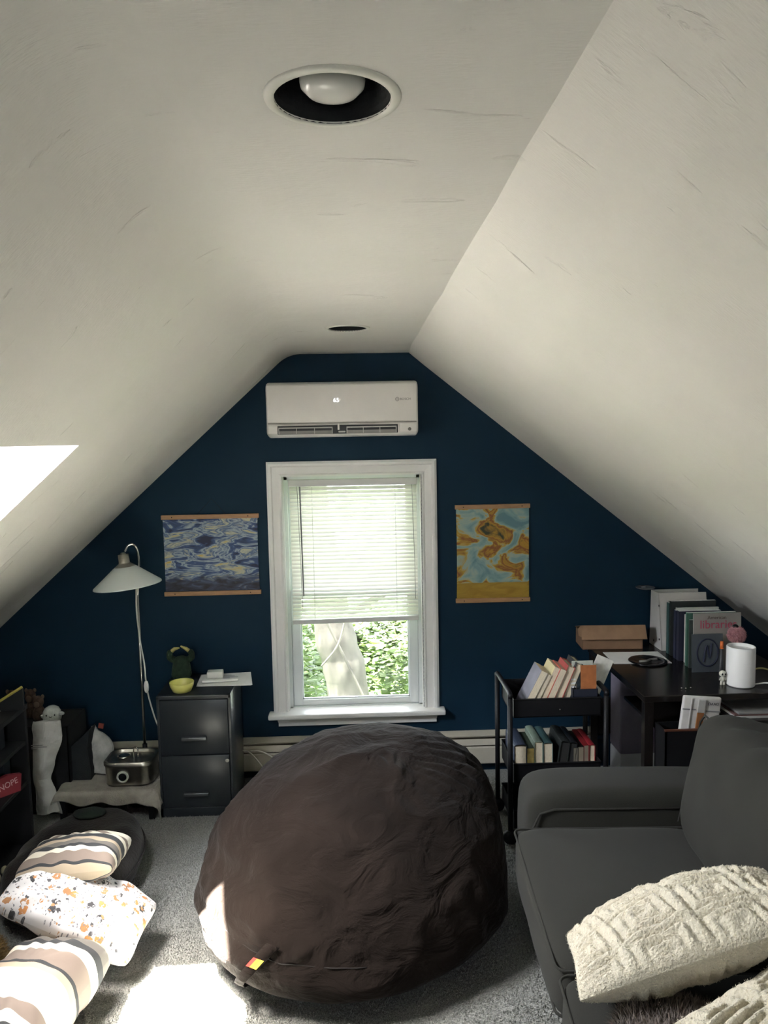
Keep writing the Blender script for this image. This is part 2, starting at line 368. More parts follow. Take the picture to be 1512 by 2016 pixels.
# window: casing, stool, apron, jambs, two sashes
def window():
    e = bpy.data.objects.new('window_1', None); COL.objects.link(e); struct(e, 'white double-hung window in the navy gable wall')
    ox0, ox1, oz1 = -0.487, 0.437, 1.772
    def casing(pts):                       # stepped profile boards, mitred
        return pts
    prof = [(0.0, 0.020), (0.012, 0.028), (0.024, 0.028), (0.030, 0.018), (0.066, 0.014), (0.074, 0.020), (0.082, 0.020)]  # (inwards, out)
    wdt = 0.082
    def board(name, a, b, ia, ib):
        vs = []; n = len(prof)
        for (p, i) in ((a, ia), (b, ib)):
            for t, d in prof: vs.append((p[0] + i[0] * t, YW - d, p[1] + i[1] * t))
            vs.append((p[0] + i[0] * wdt, YW, p[1] + i[1] * wdt)); vs.append((p[0], YW, p[1]))
        n2 = n + 2
        fs = [(k, (k + 1) % n2, n2 + (k + 1) % n2, n2 + k) for k in range(n2)] + [tuple(range(n2)), tuple(range(2 * n2 - 1, n2 - 1, -1))]
        return obj_from(name, vs, fs, WHITE_TRIM, e)
    board('casing', (ox0, 0.37), (ox0, oz1), (1, 0), (1, -1)); board('casing', (ox1, 0.37), (ox1, oz1), (-1, 0), (-1, -1))
    board('casing', (ox0, oz1), (ox1, oz1), (1, -1), (-1, -1))
    MB().box((-0.515, 4.125, 0.352), (0.468, 4.30, 0.380), 0.008, 3).build('window_sill', WHITE_TRIM, e, angle=40)
    MB().prism([(-0.475, 0.352), (-0.463, 0.318), (-0.463, 0.300), (0.420, 0.300), (0.420, 0.318), (0.432, 0.352)], 0.022, T(0, YW, 0) @ RX(pi / 2)).build('apron', WHITE_TRIM, e)
    mb = MB(); mb.box((WX0 - .02, YW, WZ0), (WX0 + .004, YW + .14, WZ1 + .02)); mb.box((WX1 - .004, YW, WZ0), (WX1 + .02, YW + .14, WZ1 + .02)); mb.box((WX0, YW, WZ1 - .004), (WX1, YW + .14, WZ1 + .02)); mb.box((WX0, YW, WZ0 - .03), (WX1, YW + .14, WZ0 + .005))
    mb.build('jamb', WHITE_TRIM, e)
    mb = MB(); mb.box((WX0, 4.25, .38), (WX0 + .022, 4.33, WZ1)); mb.box((WX1 - .022, 4.25, .38), (WX1, 4.33, WZ1)); mb.box((WX0, 4.25, .352), (WX1, 4.33, .385)); mb.box((WX0, 4.25, WZ1 - .03), (WX1, 4.33, WZ1))
    mb.build('track', VINYL, e)
    for k, (z0, z1, y0) in enumerate(((.385, 1.05, 4.262), (1.02, 1.67, 4.295))):
        s = MB(); a, b = WX0 + .022, WX1 - .022; y1 = y0 + .03; r = .052
        s.box((a, y0, z0), (a + r, y1, z1), .005); s.box((b - r, y0, z0), (b, y1, z1), .005); s.box((a + r - .004, y0, z0), (b - r + .004, y1, z0 + .034), .005); s.box((a + r - .004, y0, z1 - .035), (b - r + .004, y1, z1), .005)
        so_ = s.build('sash', VINYL, e, angle=40)
        g = MB(); r2 = r; y = y0 + .012
        for p, q_ in (((a + r, z0 + .034), (a + r + .007, z1 - .035)), ((b - r - .007, z0 + .034), (b - r, z1 - .035)), ((a + r, z0 + .034), (b - r, z0 + .041)), ((a + r, z1 - .042), (b - r, z1 - .035))):
            g.box((p[0], y, p[1]), (q_[0], y + .012, q_[1]))
        g.build('glazing_bead', VINYL, so_)
        MB().box((a + r, y0 + .016, z0 + .034), (b - r, y0 + .019, z1 - .035)).build('pane', GLASS, so_)
    portal(((WX0 + WX1) / 2, 4.335, (WZ0 + WZ1) / 2), (0, -1, 0), WX1 - WX0, WZ1 - WZ0)
window()

# baseboard heater
def heater():
    cream = mat('cream_enamel', (0.42, 0.39, 0.32), rough=0.5, var=0.06)
    t = thing('baseboard_heater', 'long cream metal baseboard heater along the navy wall', 'heater', (-0.3, YW, 0.02))
    x0, x1 = -1.6, 1.62
    MB().box((x0, -.012, .02), (x1, -.001, .21)).build('back_plate', cream, t)
    MB().prism([(-.001, .215), (-.001, .198), (-.048, .192), (-.052, .200), (-.012, .217)], x1 - x0, T(x0, 0, 0) @ Matrix(((0, 0, 1, 0), (1, 0, 0, 0), (0, 1, 0, 0), (0, 0, 0, 1)))).build('top_cover', cream, t)
    YZ = Matrix(((0, 0, 1, 0), (1, 0, 0, 0), (0, 1, 0, 0), (0, 0, 0, 1)))
    MB().prism([(-.062, .150), (-.050, .182), (-.046, .181), (-.058, .149)], x1 - x0 - .02, T(x0 + .01, 0, 0) @ YZ).build('damper', cream, t)
    MB().prism([(-.064, .045), (-.066, .050), (-.066, .135), (-.060, .143), (-.056, .141), (-.061, .133), (-.061, .050)], x1 - x0, T(x0, 0, 0) @ YZ).build('front_panel', cream, t)
    MB().box((x0 + .02, -.050, .07), (x1 - .02, -.015, .12)).build('fins', mat('heater_fins', (.05, .05, .05), rough=.6), t)
heater()

# ================================================================== OUTSIDE
def outside():
    grass = mat('lawn', (0.07, 0.14, 0.03), rough=0.95, var=0.4, vscale=2)
    struct(MB().box((-40, 4.6, -5.2), (40, 26, -5.0)).build('ground', grass), 'lawn far below the window')
    bark = mat('bark', (0.030, 0.027, 0.022), rough=0.95, vscale=9, bump=0.8, bscale=14, col2=(0.075, 0.068, 0.055), aniso=(1, 1, .35))
    def leafmat(n, c):
        m = mat(n, c, rough=0.55, var=0.35, vscale=1.6, trans=0.35); return m
    lm = [leafmat('leaf_green', (0.050, 0.085, 0.020)), leafmat('leaf_lime', (0.075, 0.115, 0.030)), leafmat('leaf_deep', (0.035, 0.065, 0.016))]
    def leaves(o_name, centres, n, size, m, parent, rnd):
        vs = []; fs = []
        for _ in range(n):
            c, r = rnd.choice(centres); 
            while True:
                d = V((rnd.uniform(-1, 1), rnd.uniform(-1, 1), rnd.uniform(-1, 1)))
                if 0.05 < d.length < 1: break
            p = V(c) + d * r
            s_ = size * rnd.uniform(.6, 1.3); a = rnd.uniform(0, 2 * pi); u = V((cos(a), sin(a), rnd.uniform(-.5, .2))).normalized()
            wv = u.cross(V((rnd.uniform(-.6, .6), rnd.uniform(-.6, .6), 1))).normalized(); k = len(vs); nn = u.cross(wv)
            vs.extend([p, p + u * s_ * .5 + wv * s_ * .32 + nn * s_ * .08, p + u * s_, p + u * s_ * .5 - wv * s_ * .32 + nn * s_ * .08]); fs += [(k, k + 1, k + 2), (k, k + 2, k + 3)]
        o = obj_from(o_name, vs, fs, m, parent); o['kind'] = 'stuff'; return o
    rnd = random.Random(11)
    t = thing('tree', 'grey-barked tree with a thick leaning trunk just outside the window', 'tree', (-0.1, 9.0, -5.0))
    tr = smoothpath([(0.05, 0, 0), (0.0, 0, 2.2), (-0.06, 0, 3.9), (-0.20, 0, 4.6), (-0.36, .1, 5.6), (-0.6, .2, 7.6)], 6)
    n = len(tr); mb = MB(); mb.tube(tr, [.30 - .11 * i / n + .012 * sin(i * 1.9) for i in range(n)], 14)
    mb.build('trunk', bark, t, smooth=True)
    for pts, r in (([(-.1, 0, 4.05), (.12, -.25, 3.75), (.30, -.45, 3.3)], .022), ([(-.45, -.35, 5.2), (-.25, -.3, 4.75), (.0, -.3, 4.2), (.22, -.32, 3.7)], .016), ([(-.05, -.3, 4.9), (-.15, -.32, 4.55), (-.35, -.33, 4.3)], .012), ([(-.2, 0, 4.7), (.4, .3, 5.0), (1.1, .5, 5.3)], .05)):
        MB().tube(smoothpath(pts, 6), r, 7).build('branch', bark, t, smooth=True)
    cs = [((-1.0, .6, 3.7), .8), ((-1.0, .2, 4.7), .6), ((.95, .7, 3.5), .8), ((1.2, .5, 4.3), .6), ((.75, .9, 3.9), .6), ((-1.2, .8, 5.6), .7), ((1.8, .9, 5.6), .7), ((.5, .2, 3.0), .5)]
    leaves('foliage', cs, 5200, .13, lm[1], t, rnd)
    for k, (x, y, lab, cs) in enumerate((
            (-2.6, 13, 'leafy green tree outside, left of the grey trunk', [((.3, 0, 2.2), 1.2), ((1.0, .3, 3.2), 1.0), ((1.4, 0, 2.0), 1.1), ((-.6, 0, 4.2), 1.2), ((.6, .2, 4.6), .9), ((.9, 0, 5.6), .9), ((-.4, 0, 6.4), 1.1), ((.2, 0, 7.6), 1.1)]),
            (2.7, 13.5, 'leafy green tree outside, right of the grey trunk', [((-.3, 0, 2.2), 1.2), ((-1.0, .3, 3.0), 1.0), ((-1.5, 0, 1.9), 1.1), ((.6, 0, 4.2), 1.2), ((-.9, .2, 4.2), .8), ((-.6, 0, 5.4), .9), ((.4, 0, 6.4), 1.1), ((-.2, 0, 7.6), 1.1)]),
            (-.1, 18, 'farthest leafy tree outside, low behind the grey trunk', [((0, 0, 1.0), 1.3), ((-1.6, 0, 1.2), 1.2), ((1.7, 0, 1.2), 1.2), ((.5, 0, 2.1), .9), ((-.9, 0, 2.2), .9), ((1.5, .2, 2.3), .8)]))):
        t2 = thing('leafy_tree', lab, 'tree', (x, y, -5), group='trees beyond the window')
        h = max(c[0][2] for c in cs); MB().tube(smoothpath([(0, 0, 0), (.1, 0, h * .35), (-.05, 0, h * .7), (.05, 0, h)], 4), [.2 - .008 * i for i in range(13)], 10).build('trunk', bark, t2, smooth=True)
        leaves('foliage', cs, 7000, .2, lm[(k * 2) % 3], t2, rnd)
outside()
# ================================================================== WALL THINGS
def blind():
    bm_ = mat('blind_slat', (0.78, 0.77, 0.71), rough=0.45, var=0.02, trans=0.15); rail = mat('blind_rail', (0.66, 0.66, 0.64), rough=0.4, var=0.02)
    t = thing('window_blind', 'white horizontal mini blind lowered over the upper window', 'blind', (-0.02, 4.215, 0.9))
    x0, x1 = -.352, .352
    MB().box((x0, -.016, .735), (x1, .018, .772), .003).build('head_rail', rail, t)
    top, bot, n = .722, .012, 34
    for i in range(n):
        z = top + (bot - top) * i / (n - 1); low = i > n - 9
        a = rad(46 if not low else 28) + rad(random.uniform(-3, 3)); sag = -.004 * (i / n) ** 2
        vs = []; m = 5
        for xx in (x0 + .003 + random.uniform(0, .003), 0, x1 - .003):
            for k in range(m):
                u = (k / (m - 1) - .5) * .026; arch = .0025 * (1 - (2 * u / .026) ** 2)
                vs.append((xx, u * cos(a) - arch * sin(a), z + u * sin(a) + arch * cos(a) + (sag if xx == 0 else 0) + (.006 * (xx / x1) * (i / n) ** 3)))
        fs = [(j * m + k, j * m + k + 1, (j + 1) * m + k + 1, (j + 1) * m + k) for j in range(2) for k in range(m - 1)]
        obj_from('slat', vs, fs, bm_, t, smooth=True)
    MB().box((x0, -.013, -.028), (x1, .013, -.002), .004, M=RY(-rad(.7))).build('bottom_rail', rail, t)
    for x in (-.225, .23):
        MB().tube([(x, -.014, .735), (x, -.014, -.01)], .0012, 5).build('ladder_cord', rail, t)
    for x, zb in ((-.305, .06), (.322, .10)):
        MB().tube([(x, -.018, .735), (x + .01, -.019, .3), (x + .012, -.019, zb)], .0015, 5).build('pull_cord', mat('cord_grey', (.3, .3, .28), rough=.8), t)
    MB().tube([(-.290, -.022, .735), (-.284, -.024, .13)], .0042, 6).build('tilt_wand', mat('wand', (.20, .20, .21), rough=.3), t)
blind()

def aircon():
    body = mat('aircon_shell', (0.74, 0.71, 0.68), rough=0.35, var=0.015); t = thing('air_conditioner', 'white wall-mounted split air conditioner above the window', 'air conditioner', (-0.065, YW, 1.9))
    W = .392
    YZ = Matrix(((0, 0, 1, 0), (1, 0, 0, 0), (0, 1, 0, 0), (0, 0, 0, 1)))
    # body: side profile (y, z)
    pr = [(0, .01), (-.12, .0), (-.185, .010), (-.200, .022), (-.202, .060), (-.198, .066), (-.200, .250), (-.190, .272), (-.165, .284), (0, .287)]
    bm = bmesh.new(); vs1 = [bm.verts.new((-W, y, z)) for y, z in pr]; vs2 = [bm.verts.new((W, y, z)) for y, z in pr]; n = len(pr)
    bm.faces.new(vs1); bm.faces.new(vs2[::-1])
    for i in range(n): bm.faces.new((vs1[i], vs2[i], vs2[(i + 1) % n], vs1[(i + 1) % n]))
    bmesh.ops.recalc_face_normals(bm, faces=bm.faces)
    ee = [e for e in bm.edges if abs(e.verts[0].co.x - e.verts[1].co.x) < 1e-6]
    bmesh.ops.bevel(bm, geom=ee, offset=.016, segments=4, profile=.5, affect='EDGES')
    me = bpy.data.meshes.new('housing'); bm.to_mesh(me); bm.free(); me.materials.append(body); o = bpy.data.objects.new('housing', me); COL.objects.link(o); o.parent = t
    me.polygons.foreach_set('use_smooth', [True] * len(me.polygons)); me.set_sharp_from_angle(angle=rad(35))
    MB().box((-W + .006, -.2065, .076), (W - .006, -.195, .268), .004, 3).build('front_panel', body, t, angle=40)
    MB().box((-.335, -.2075, .016), (.285, -.200, .060), .002).build('air_outlet', mat('outlet_dark', (.012, .013, .015), rough=.5), t)
    pale = mat('louvre_pale', (.50, .48, .45), rough=.4)
    for a, b in ((-.330, -.052), (.020, .278)):
        lv = MB(); lv.box((a, -.2105, .046), (b, -.207, .052), .001); lv.box((a, -.2105, .018), (a + .004, -.207, .05)); lv.box((b - .004, -.2105, .018), (b, -.207, .05))
        l_ = lv.build('louvre', pale, t)
        MB().add([(a, -.2085, .017), (b, -.2085, .017), (b, -.2075, .034), (a, -.2075, .034)], [(0, 1, 2, 3)]).build('flap', mat('louvre_grey', (.22, .21, .20), rough=.45), l_)
        for k in (1, 2):
            x = a + (b - a) * k / 3; MB().box((x - .0012, -.2105, .018), (x + .0012, -.2072, .047)).build('divider', pale, l_)
    MB().box((-.026, -.2105, .036), (-.016, -.207, .068), .002).build('centre_post', body, t)
    MB().box((-.022, -.2095, .022), (.014, -.2075, .030), .002).build('pivot', pale, t)
    MB().box((-W + .01, -.2045, .069), (W - .01, -.2005, .0735)).build('panel_gap', mat('gap_grey', (.25, .24, .22), rough=.6), t)
    MB().box((.296, -.2045, .020), (.372, -.1995, .066), .003).build('side_cover', body, t)
    em = bpy.data.materials.new('display_white'); em.use_nodes = True; b = em.node_tree.nodes['Principled BSDF']; b.inputs['Emission Color'].default_value = (.9, .95, 1, 1); b.inputs['Emission Strength'].default_value = 0.22
    d = text('display', '65', .032, em, t, T(-.030, -.2070, .187) @ FACE_CAM); tag(d, 'glowing white temperature digits')
    gm = mat('logo_grey', (.16, .15, .14), rough=.5, metal=.3)
    lg = MB(); c = [(.284 + .0095 * cos(2 * pi * k / 24), -.2068, .188 + .0095 * sin(2 * pi * k / 24)) for k in range(24)]; lg.tube(c, .0009, 5, closed=True)
    c = [(.284 + .006 * cos(2 * pi * k / 20), -.2068, .188 + .006 * sin(2 * pi * k / 20)) for k in range(20)]; lg.tube(c, .0007, 5, closed=True)
    lg.box((.280, -.2072, .1873), (.288, -.2066, .1887)); lg.build('emblem', gm, t)
    text('brand_lettering', 'BOSCH', .0165, gm, t, T(.326, -.2069, .188) @ FACE_CAM, sx=1.05)
    MB().lathe([(0, 0), (.009, 0), (.009, .001), (0, .001)], 16, T(.346, -.2045, .034) @ RX(pi / 2)).build('indicator', gm, t)
aircon()

def poster(name, label, x0, x1, z0, z1, pm, string=False):
    t = thing(name, label, 'poster', ((x0 + x1) / 2, YW, z0)); w_, h = (x1 - x0) / 2, z1 - z0
    oak = mat('oak_strip', (0.36, 0.20, 0.10), rough=.6, var=.15, vscale=8, aniso=(2, 20, 20))
    nx, nzz = 8, 16; vs = []; uvs = []; fs = []
    for j in range(nzz + 1):
        for i in range(nx + 1):
            u, v = i / nx, j / nzz; x = (u * 2 - 1) * w_ * .975 * (1 - .012 * sin(pi * v)); vs.append((x, -.010 - .006 * sin(pi * v) * abs(2 * u - 1), .012 + v * (h - .024))); uvs.append((u, v))
    for j in range(nzz):
        for i in range(nx): a = j * (nx + 1) + i; fs.append((a, a + 1, a + nx + 2, a + nx + 1))
    sh = obj_from('print', vs, fs, pm, t, smooth=True, uvs=uvs)
    for z in (0, h - .024):
        b_ = MB().box((-w_, -.020, z), (w_, -.002, z + .024), .002).build('hanger_bar', oak, t)
        for x in (-w_ * .78, w_ * .78): MB().ball((x, -.020, z + .012), .003, 8, 6).build('bar_magnet', BLACK, b_)
    if string: MB().tube([(-.07, -.008, h), (.01, -.003, h + .085), (.085, -.008, h)], .0012, 5).build('hanging_string', BLACK, t)
def print_mat(name, stops, scale, dist, band=None, rot=0.0):
    m = bpy.data.materials.new(name); m.use_nodes = True; n = m.node_tree.nodes; L = m.node_tree.links; b = n['Principled BSDF']; b.inputs['Roughness'].default_value = .6
    uv = n.new('ShaderNodeUVMap'); mp = n.new('ShaderNodeMapping'); mp.inputs['Scale'].default_value = scale; mp.inputs['Rotation'].default_value = (0, 0, rot); L.new(uv.outputs[0], mp.inputs[0])
    a = n.new('ShaderNodeTexNoise'); a.inputs['Scale'].default_value = 1.0; a.inputs['Detail'].default_value = 5; a.inputs['Distortion'].default_value = dist; L.new(mp.outputs[0], a.inputs['Vector'])
    r = n.new('ShaderNodeValToRGB'); L.new(a.outputs['Fac'], r.inputs[0]); el = r.color_ramp.elements
    for i, (p, c) in enumerate(stops):
        e = el[i] if i < 2 else el.new(p); e.position = p; e.color = (*c, 1)
    out = r.outputs[0]
    if band:
        sp = n.new('ShaderNodeSeparateXYZ'); L.new(uv.outputs[0], sp.inputs[0])
        nn = n.new('ShaderNodeTexNoise'); nn.inputs['Scale'].default_value = 7; L.new(uv.outputs[0], nn.inputs['Vector'])
        for (edge, soft, wob, stops2, sc2) in band:
            ma = n.new('ShaderNodeMath'); ma.operation = 'MULTIPLY_ADD'; ma.inputs[1].default_value = wob; L.new(nn.outputs['Fac'], ma.inputs[0]); L.new(sp.outputs[1], ma.inputs[2])
            mr = n.new('ShaderNodeMapRange'); mr.inputs[1].default_value = edge + wob * .5 + soft; mr.inputs[2].default_value = edge + wob * .5 - soft; L.new(ma.outputs[0], mr.inputs[0])
            mp2 = n.new('ShaderNodeMapping'); mp2.inputs['Scale'].default_value = sc2; L.new(uv.outputs[0], mp2.inputs[0])
            a2 = n.new('ShaderNodeTexNoise'); a2.inputs['Scale'].default_value = 1; a2.inputs['Detail'].default_value = 4; a2.inputs['Distortion'].default_value = .8; L.new(mp2.outputs[0], a2.inputs['Vector'])
            r2 = n.new('ShaderNodeValToRGB'); L.new(a2.outputs['Fac'], r2.inputs[0]); e2 = r2.color_ramp.elements
            for i, (p, c) in enumerate(stops2):
                e = e2[i] if i < 2 else e2.new(p); e.position = p; e.color = (*c, 1)
            mi = n.new('ShaderNodeMix'); mi.data_type = 'RGBA'; L.new(mr.outputs[0], mi.inputs[0]); L.new(out, mi.inputs[6]); L.new(r2.outputs[0], mi.inputs[7]); out = mi.outputs[2]
    L.new(out, b.inputs['Base Color']); return m
NIGHT = print_mat('abstract_blue_print', [(.32, (.008, .014, .05)), (.44, (.04, .08, .20)), (.50, (.32, .38, .42)), (.55, (.05, .10, .22)), (.62, (.42, .42, .32)), (.72, (.50, .33, .06))], (3.2, 8, 1), 1.6,
                  band=[(.20, .05, .22, [(.35, (.010, .010, .018)), (.55, (.03, .035, .07)), (.66, (.06, .09, .16)), (.72, (.45, .36, .18))], (7, 16, 1))], rot=.25)
GOLD = print_mat('abstract_gold_print', [(.34, (.10, .21, .24)), (.43, (.20, .32, .33)), (.48, (.30, .37, .32)), (.51, (.42, .27, .03)), (.56, (.20, .065, .018)), (.61, (.40, .22, .02)), (.68, (.03, .04, .02))], (3.0, 4.2, 1), .9,
                 band=[(.19, .006, .01, [(.3, (.26, .15, .011)), (.7, (.38, .25, .03))], (4, 14, 1))])
poster('hanging_poster', 'wide dark blue poster on wooden hanger bars, left of the window', -1.062, -.536, 1.050, 1.495, NIGHT, True)
poster('hanging_poster', 'tall gold and pale blue poster on wooden hanger bars, right of the window', .537, .952, .970, 1.516, GOLD)

def downlight(i, cx, cyy, label):
    t = thing('recessed_downlight', label, 'light fixture', (cx, cyy, ZC), group='ceiling downlights')
    MB().lathe([(.0835, -.0005), (.0845, -.0045), (.092, -.005), (.098, -.003), (.0995, 0.0005), (.085, 0.0005), (.0835, -.0005)], 48).build('trim_ring', mat('trim_cream', (.68, .66, .60), rough=.4, var=.02), t, smooth=True)
    mb = MB(); prof = [(.0840, -.003)]
    for k in range(10): prof += [(.0838 - .0018 * k, .004 + .011 * k), (.0821 - .0018 * k, .010 + .011 * k)]
    prof += [(.058, .125), (0, .128)]
    mb.lathe(prof, 40).build('baffle', BLACK_MATTE, t)
    fb = mat('frosted_bulb', (.62, .61, .58), rough=.25, var=.02)
    bz = -.001 if i == 0 else .045
    MB().lathe([(0, bz), (.02, bz + .001), (.036, bz + .006), (.046, bz + .016), (.0475, bz + .024), (.042, bz + .045), (.028, bz + .07), (.017, bz + .09), (.017, .124)], 32).build('bulb', fb, t, smooth=True)
downlight(0, *CANS[0], 'near round recessed ceiling light with black baffle and frosted bulb')
downlight(1, *CANS[1], 'far small round recessed ceiling light nearest the navy wall')

def wall_dish():
    t = thing('wall_hook_dish', 'small dark glossy dish fixed to the navy wall above the cardboard box', 'dish', (1.585, YW, 1.03))
    dk = mat('smoked_gloss', (.16, .17, .18), rough=.12, var=.1)
    MB().lathe([(0, 0), (.035, .001), (.05, .007), (.053, .012), (.050, .012), (.034, .004), (0, .003)], 28, T(0, -.055, 0)).build('bowl', dk, t, smooth=True)
    MB().box((-.012, -.03, -.004), (.012, -.001, .012), .002).build('bracket', dk, t)
wall_dish()

# ================================================================== LEFT SIDE
def file_cabinet():
    dk = mat('charcoal_enamel', (0.020, 0.024, 0.028), rough=.30, var=.08, spec=.5, bump=.05, bscale=300)
    t = thing('file_cabinet', 'charcoal two-drawer metal filing cabinet left of the window', 'file cabinet', (-.838, 3.765, 0))
    W = .183; D = .365; H = .628
    MB().box((-W, .012, 0), (W, D, H), .004).build('body', dk, t, angle=40)
    mb = MB(); mb.box((-W, 0, 0), (-W + .012, .02, H), .002); mb.box((W - .012, 0, 0), (W, .02, H), .002); mb.box((-W, 0, H - .018), (W, .02, H), .002); mb.box((-W, 0, 0), (W, .02, .048), .002); mb.build('face_frame', dk, t)
    for z0, z1, hz in ((.326, .606, .412), (.052, .320, .124)):
        d = MB().box((-W + .014, -.004, z0), (W - .014, .03, z1), .003).build('drawer', dk, t, angle=40)
        mb = MB(); mb.box((-.062, -.026, hz - .008), (.062, -.004, hz + .009), .004, 3); mb.build('handle', mat('handle_grey', (.10, .105, .11), rough=.3, metal=.6), d, angle=50)
    MB().lathe([(0, 0), (.008, 0), (.010, .003), (.010, .006), (0, .006)], 16, T(W - .024, -.006, .293) @ RX(pi / 2)).build('lock', CHROME, t)
file_cabinet()
ZCAB = .629
def cab_things():
    yel = mat('yellow_ceramic', (.52, .50, .14), rough=.35, var=.05)
    MBowl = MB().lathe([(0, 0), (.040, 0), (.046, .003), (.058, .030), (.062, .048), (.0605, .050), (.058, .047), (.053, .030), (.042, .008), (0, .006)], 36)
    o = MBowl.build('bowl', yel, smooth=True); o.location = (-.908, 3.838, ZCAB); tag(o, 'small pale yellow bowl on the filing cabinet', 'bowl')
    # stack of papers
    for i, (pts, lab) in enumerate(((((-.850, 3.905), (-.865, 4.10), (-.60, 4.125), (-.566, 3.90)), 'large loose sheets hanging over the cabinet edge'), (((-.800, 3.96), (-.80, 4.09), (-.62, 4.10), (-.60, 3.94)), 'smaller printed sheet lying on the larger papers'))):
        cx = sum(p[0] for p in pts) / 4; cyy = sum(p[1] for p in pts) / 4
        t = thing('paper_sheets', lab, 'papers', (cx, cyy, ZCAB + .004 * i), group='papers on the cabinet')
        for k in range(2 - i):
            MB().prism([(p[0] - cx + .003 * k, p[1] - cyy - .003 * k) for p in pts], .0016, T(0, 0, .0018 * k) @ RZ(.02 * k)).build('sheet', PAPER, t)
        ink = MB()
        for k in range(6): ink.box((-.07, -.04 + .016 * k, .0040), (.05 - .02 * (k % 3), -.036 + .016 * k, .0043))
        ink.build('printed_lines', mat('ink', (.25, .25, .26), rough=.8), t)
    o = MB().box((-.042, -.028, 0), (.042, .028, .036), .006, 3).build('small_box', WHITE_PL, angle=40); o.location = (-.775, 4.035, ZCAB + .0065); o.rotation_euler = (0, 0, .1); tag(o, 'small white box on the papers', 'box')
    o = MB().box((-.095, -.016, 0), (.095, .016, .014), .006, 3).build('slim_case', WHITE_PL, angle=40); o.location = (-.735, 3.955, ZCAB + .0065); o.rotation_euler = (0, 0, .09); tag(o, 'slim white case in front of the small white box', 'case')
    # green soft toy with its arms up
    g = mat('green_plush', (.020, .040, .022), rough=1, var=.3, vscale=40, bump=.6, bscale=120, sheen=.0); yy = mat('yellow_felt', (.50, .42, .16), rough=.9)
    t = thing('plush_toy', 'dark green soft toy with raised arms and yellow hands on the cabinet', 'soft toy', (-.958, 4.06, ZCAB))
    b = MB(); b.tube([(0, 0, .004), (0, 0, .02), (0, 0, .05), (0, 0, .085), (0, 0, .108), (0, 0, .118)], [.045, .054, .050, .044, .040, .022], 18); b.build('body', g, t, smooth=True)
    for s_ in (-1, 1):
        a = MB().tube(smoothpath([(s_ * .036, 0, .10), (s_ * .056, -.005, .115), (s_ * .058, -.008, .138), (s_ * .045, -.01, .152)], 4), [.018] * 6 + [.016] * 5 + [.012] * 2, 10).build('arm', g, t, smooth=True)
        MB().tube([(s_ * .046, -.01, .150), (s_ * .03, -.012, .164), (s_ * .004, -.014 - .004 * s_, .174 + .006 * s_)], [.011, .010, .004], 8).build('hand', yy, a, smooth=True)
        MB().ball((s_ * .028, -.006, .016), (.022, .03, .018), 12, 8).build('foot', g, t, smooth=True)
cab_things()

def lamp():
    t = thing('floor_lamp', 'slim chrome floor lamp with white cone shade behind the filing cabinet', 'lamp', (-1.152, 3.99, 0))
    MB().lathe([(0, 0), (.105, 0), (.115, .006), (.112, .014), (.03, .022), (.012, .03), (0, .03)], 32).build('base', BLACK, t, smooth=True)
    MB().tube([(0, 0, .02), (0, 0, .30)], .013, 12).build('lower_sleeve', BLACK, t, smooth=True)
    MB().tube([(0, 0, .28), (0, 0, 1.10)], .0075, 12).build('pole', CHROME, t, smooth=True)
    MB().tube(smoothpath([(0, 0, 1.09), (.012, -.01, 1.18), (.022, -.02, 1.28), (.018, -.03, 1.345), (.002, -.045, 1.372), (-.020, -.052, 1.366), (-.036, -.056, 1.338)], 6), .0055, 10).build('arm', CHROME, t, smooth=True)
    M = T(-.03, -.058, 1.165) @ RY(-rad(5.5))
    MB().lathe([(0, .168), (.012, .168), (.014, .160), (.026, .158), (.027, .118), (.030, .112), (.050, .098), (.056, .090)], 28, M).build('socket_cap', STEEL, t, smooth=True)
    sh = mat('opal_glass', (.88, .92, .90), rough=.22, var=.01, trans=.35)
    MB().lathe([(.050, .097), (.056, .094), (.110, .050), (.168, .004), (.170, -.002), (.164, .001), (.106, .046), (.050, .090)], 48, M).build('lamp_shade', sh, t, smooth=True)
    cm = mat('cord_white', (.55, .54, .48), rough=.6)
    MB().tube(smoothpath([(0, -.012, 1.15), (-.004, -.014, 1.02), (.006, -.014, .86), (.022, -.016, .74), (.026, -.018, .66), (.034, -.018, .58), (.060, -.01, .45), (.085, .0, .37), (.12, .06, .24)], 6), .0042, 8).build('cord', cm, t, smooth=True)
    MB().ball((.028, -.018, .615), (.0135, .010, .034), 14, 10).build('switch', WHITE_PL, t, smooth=True)
lamp()

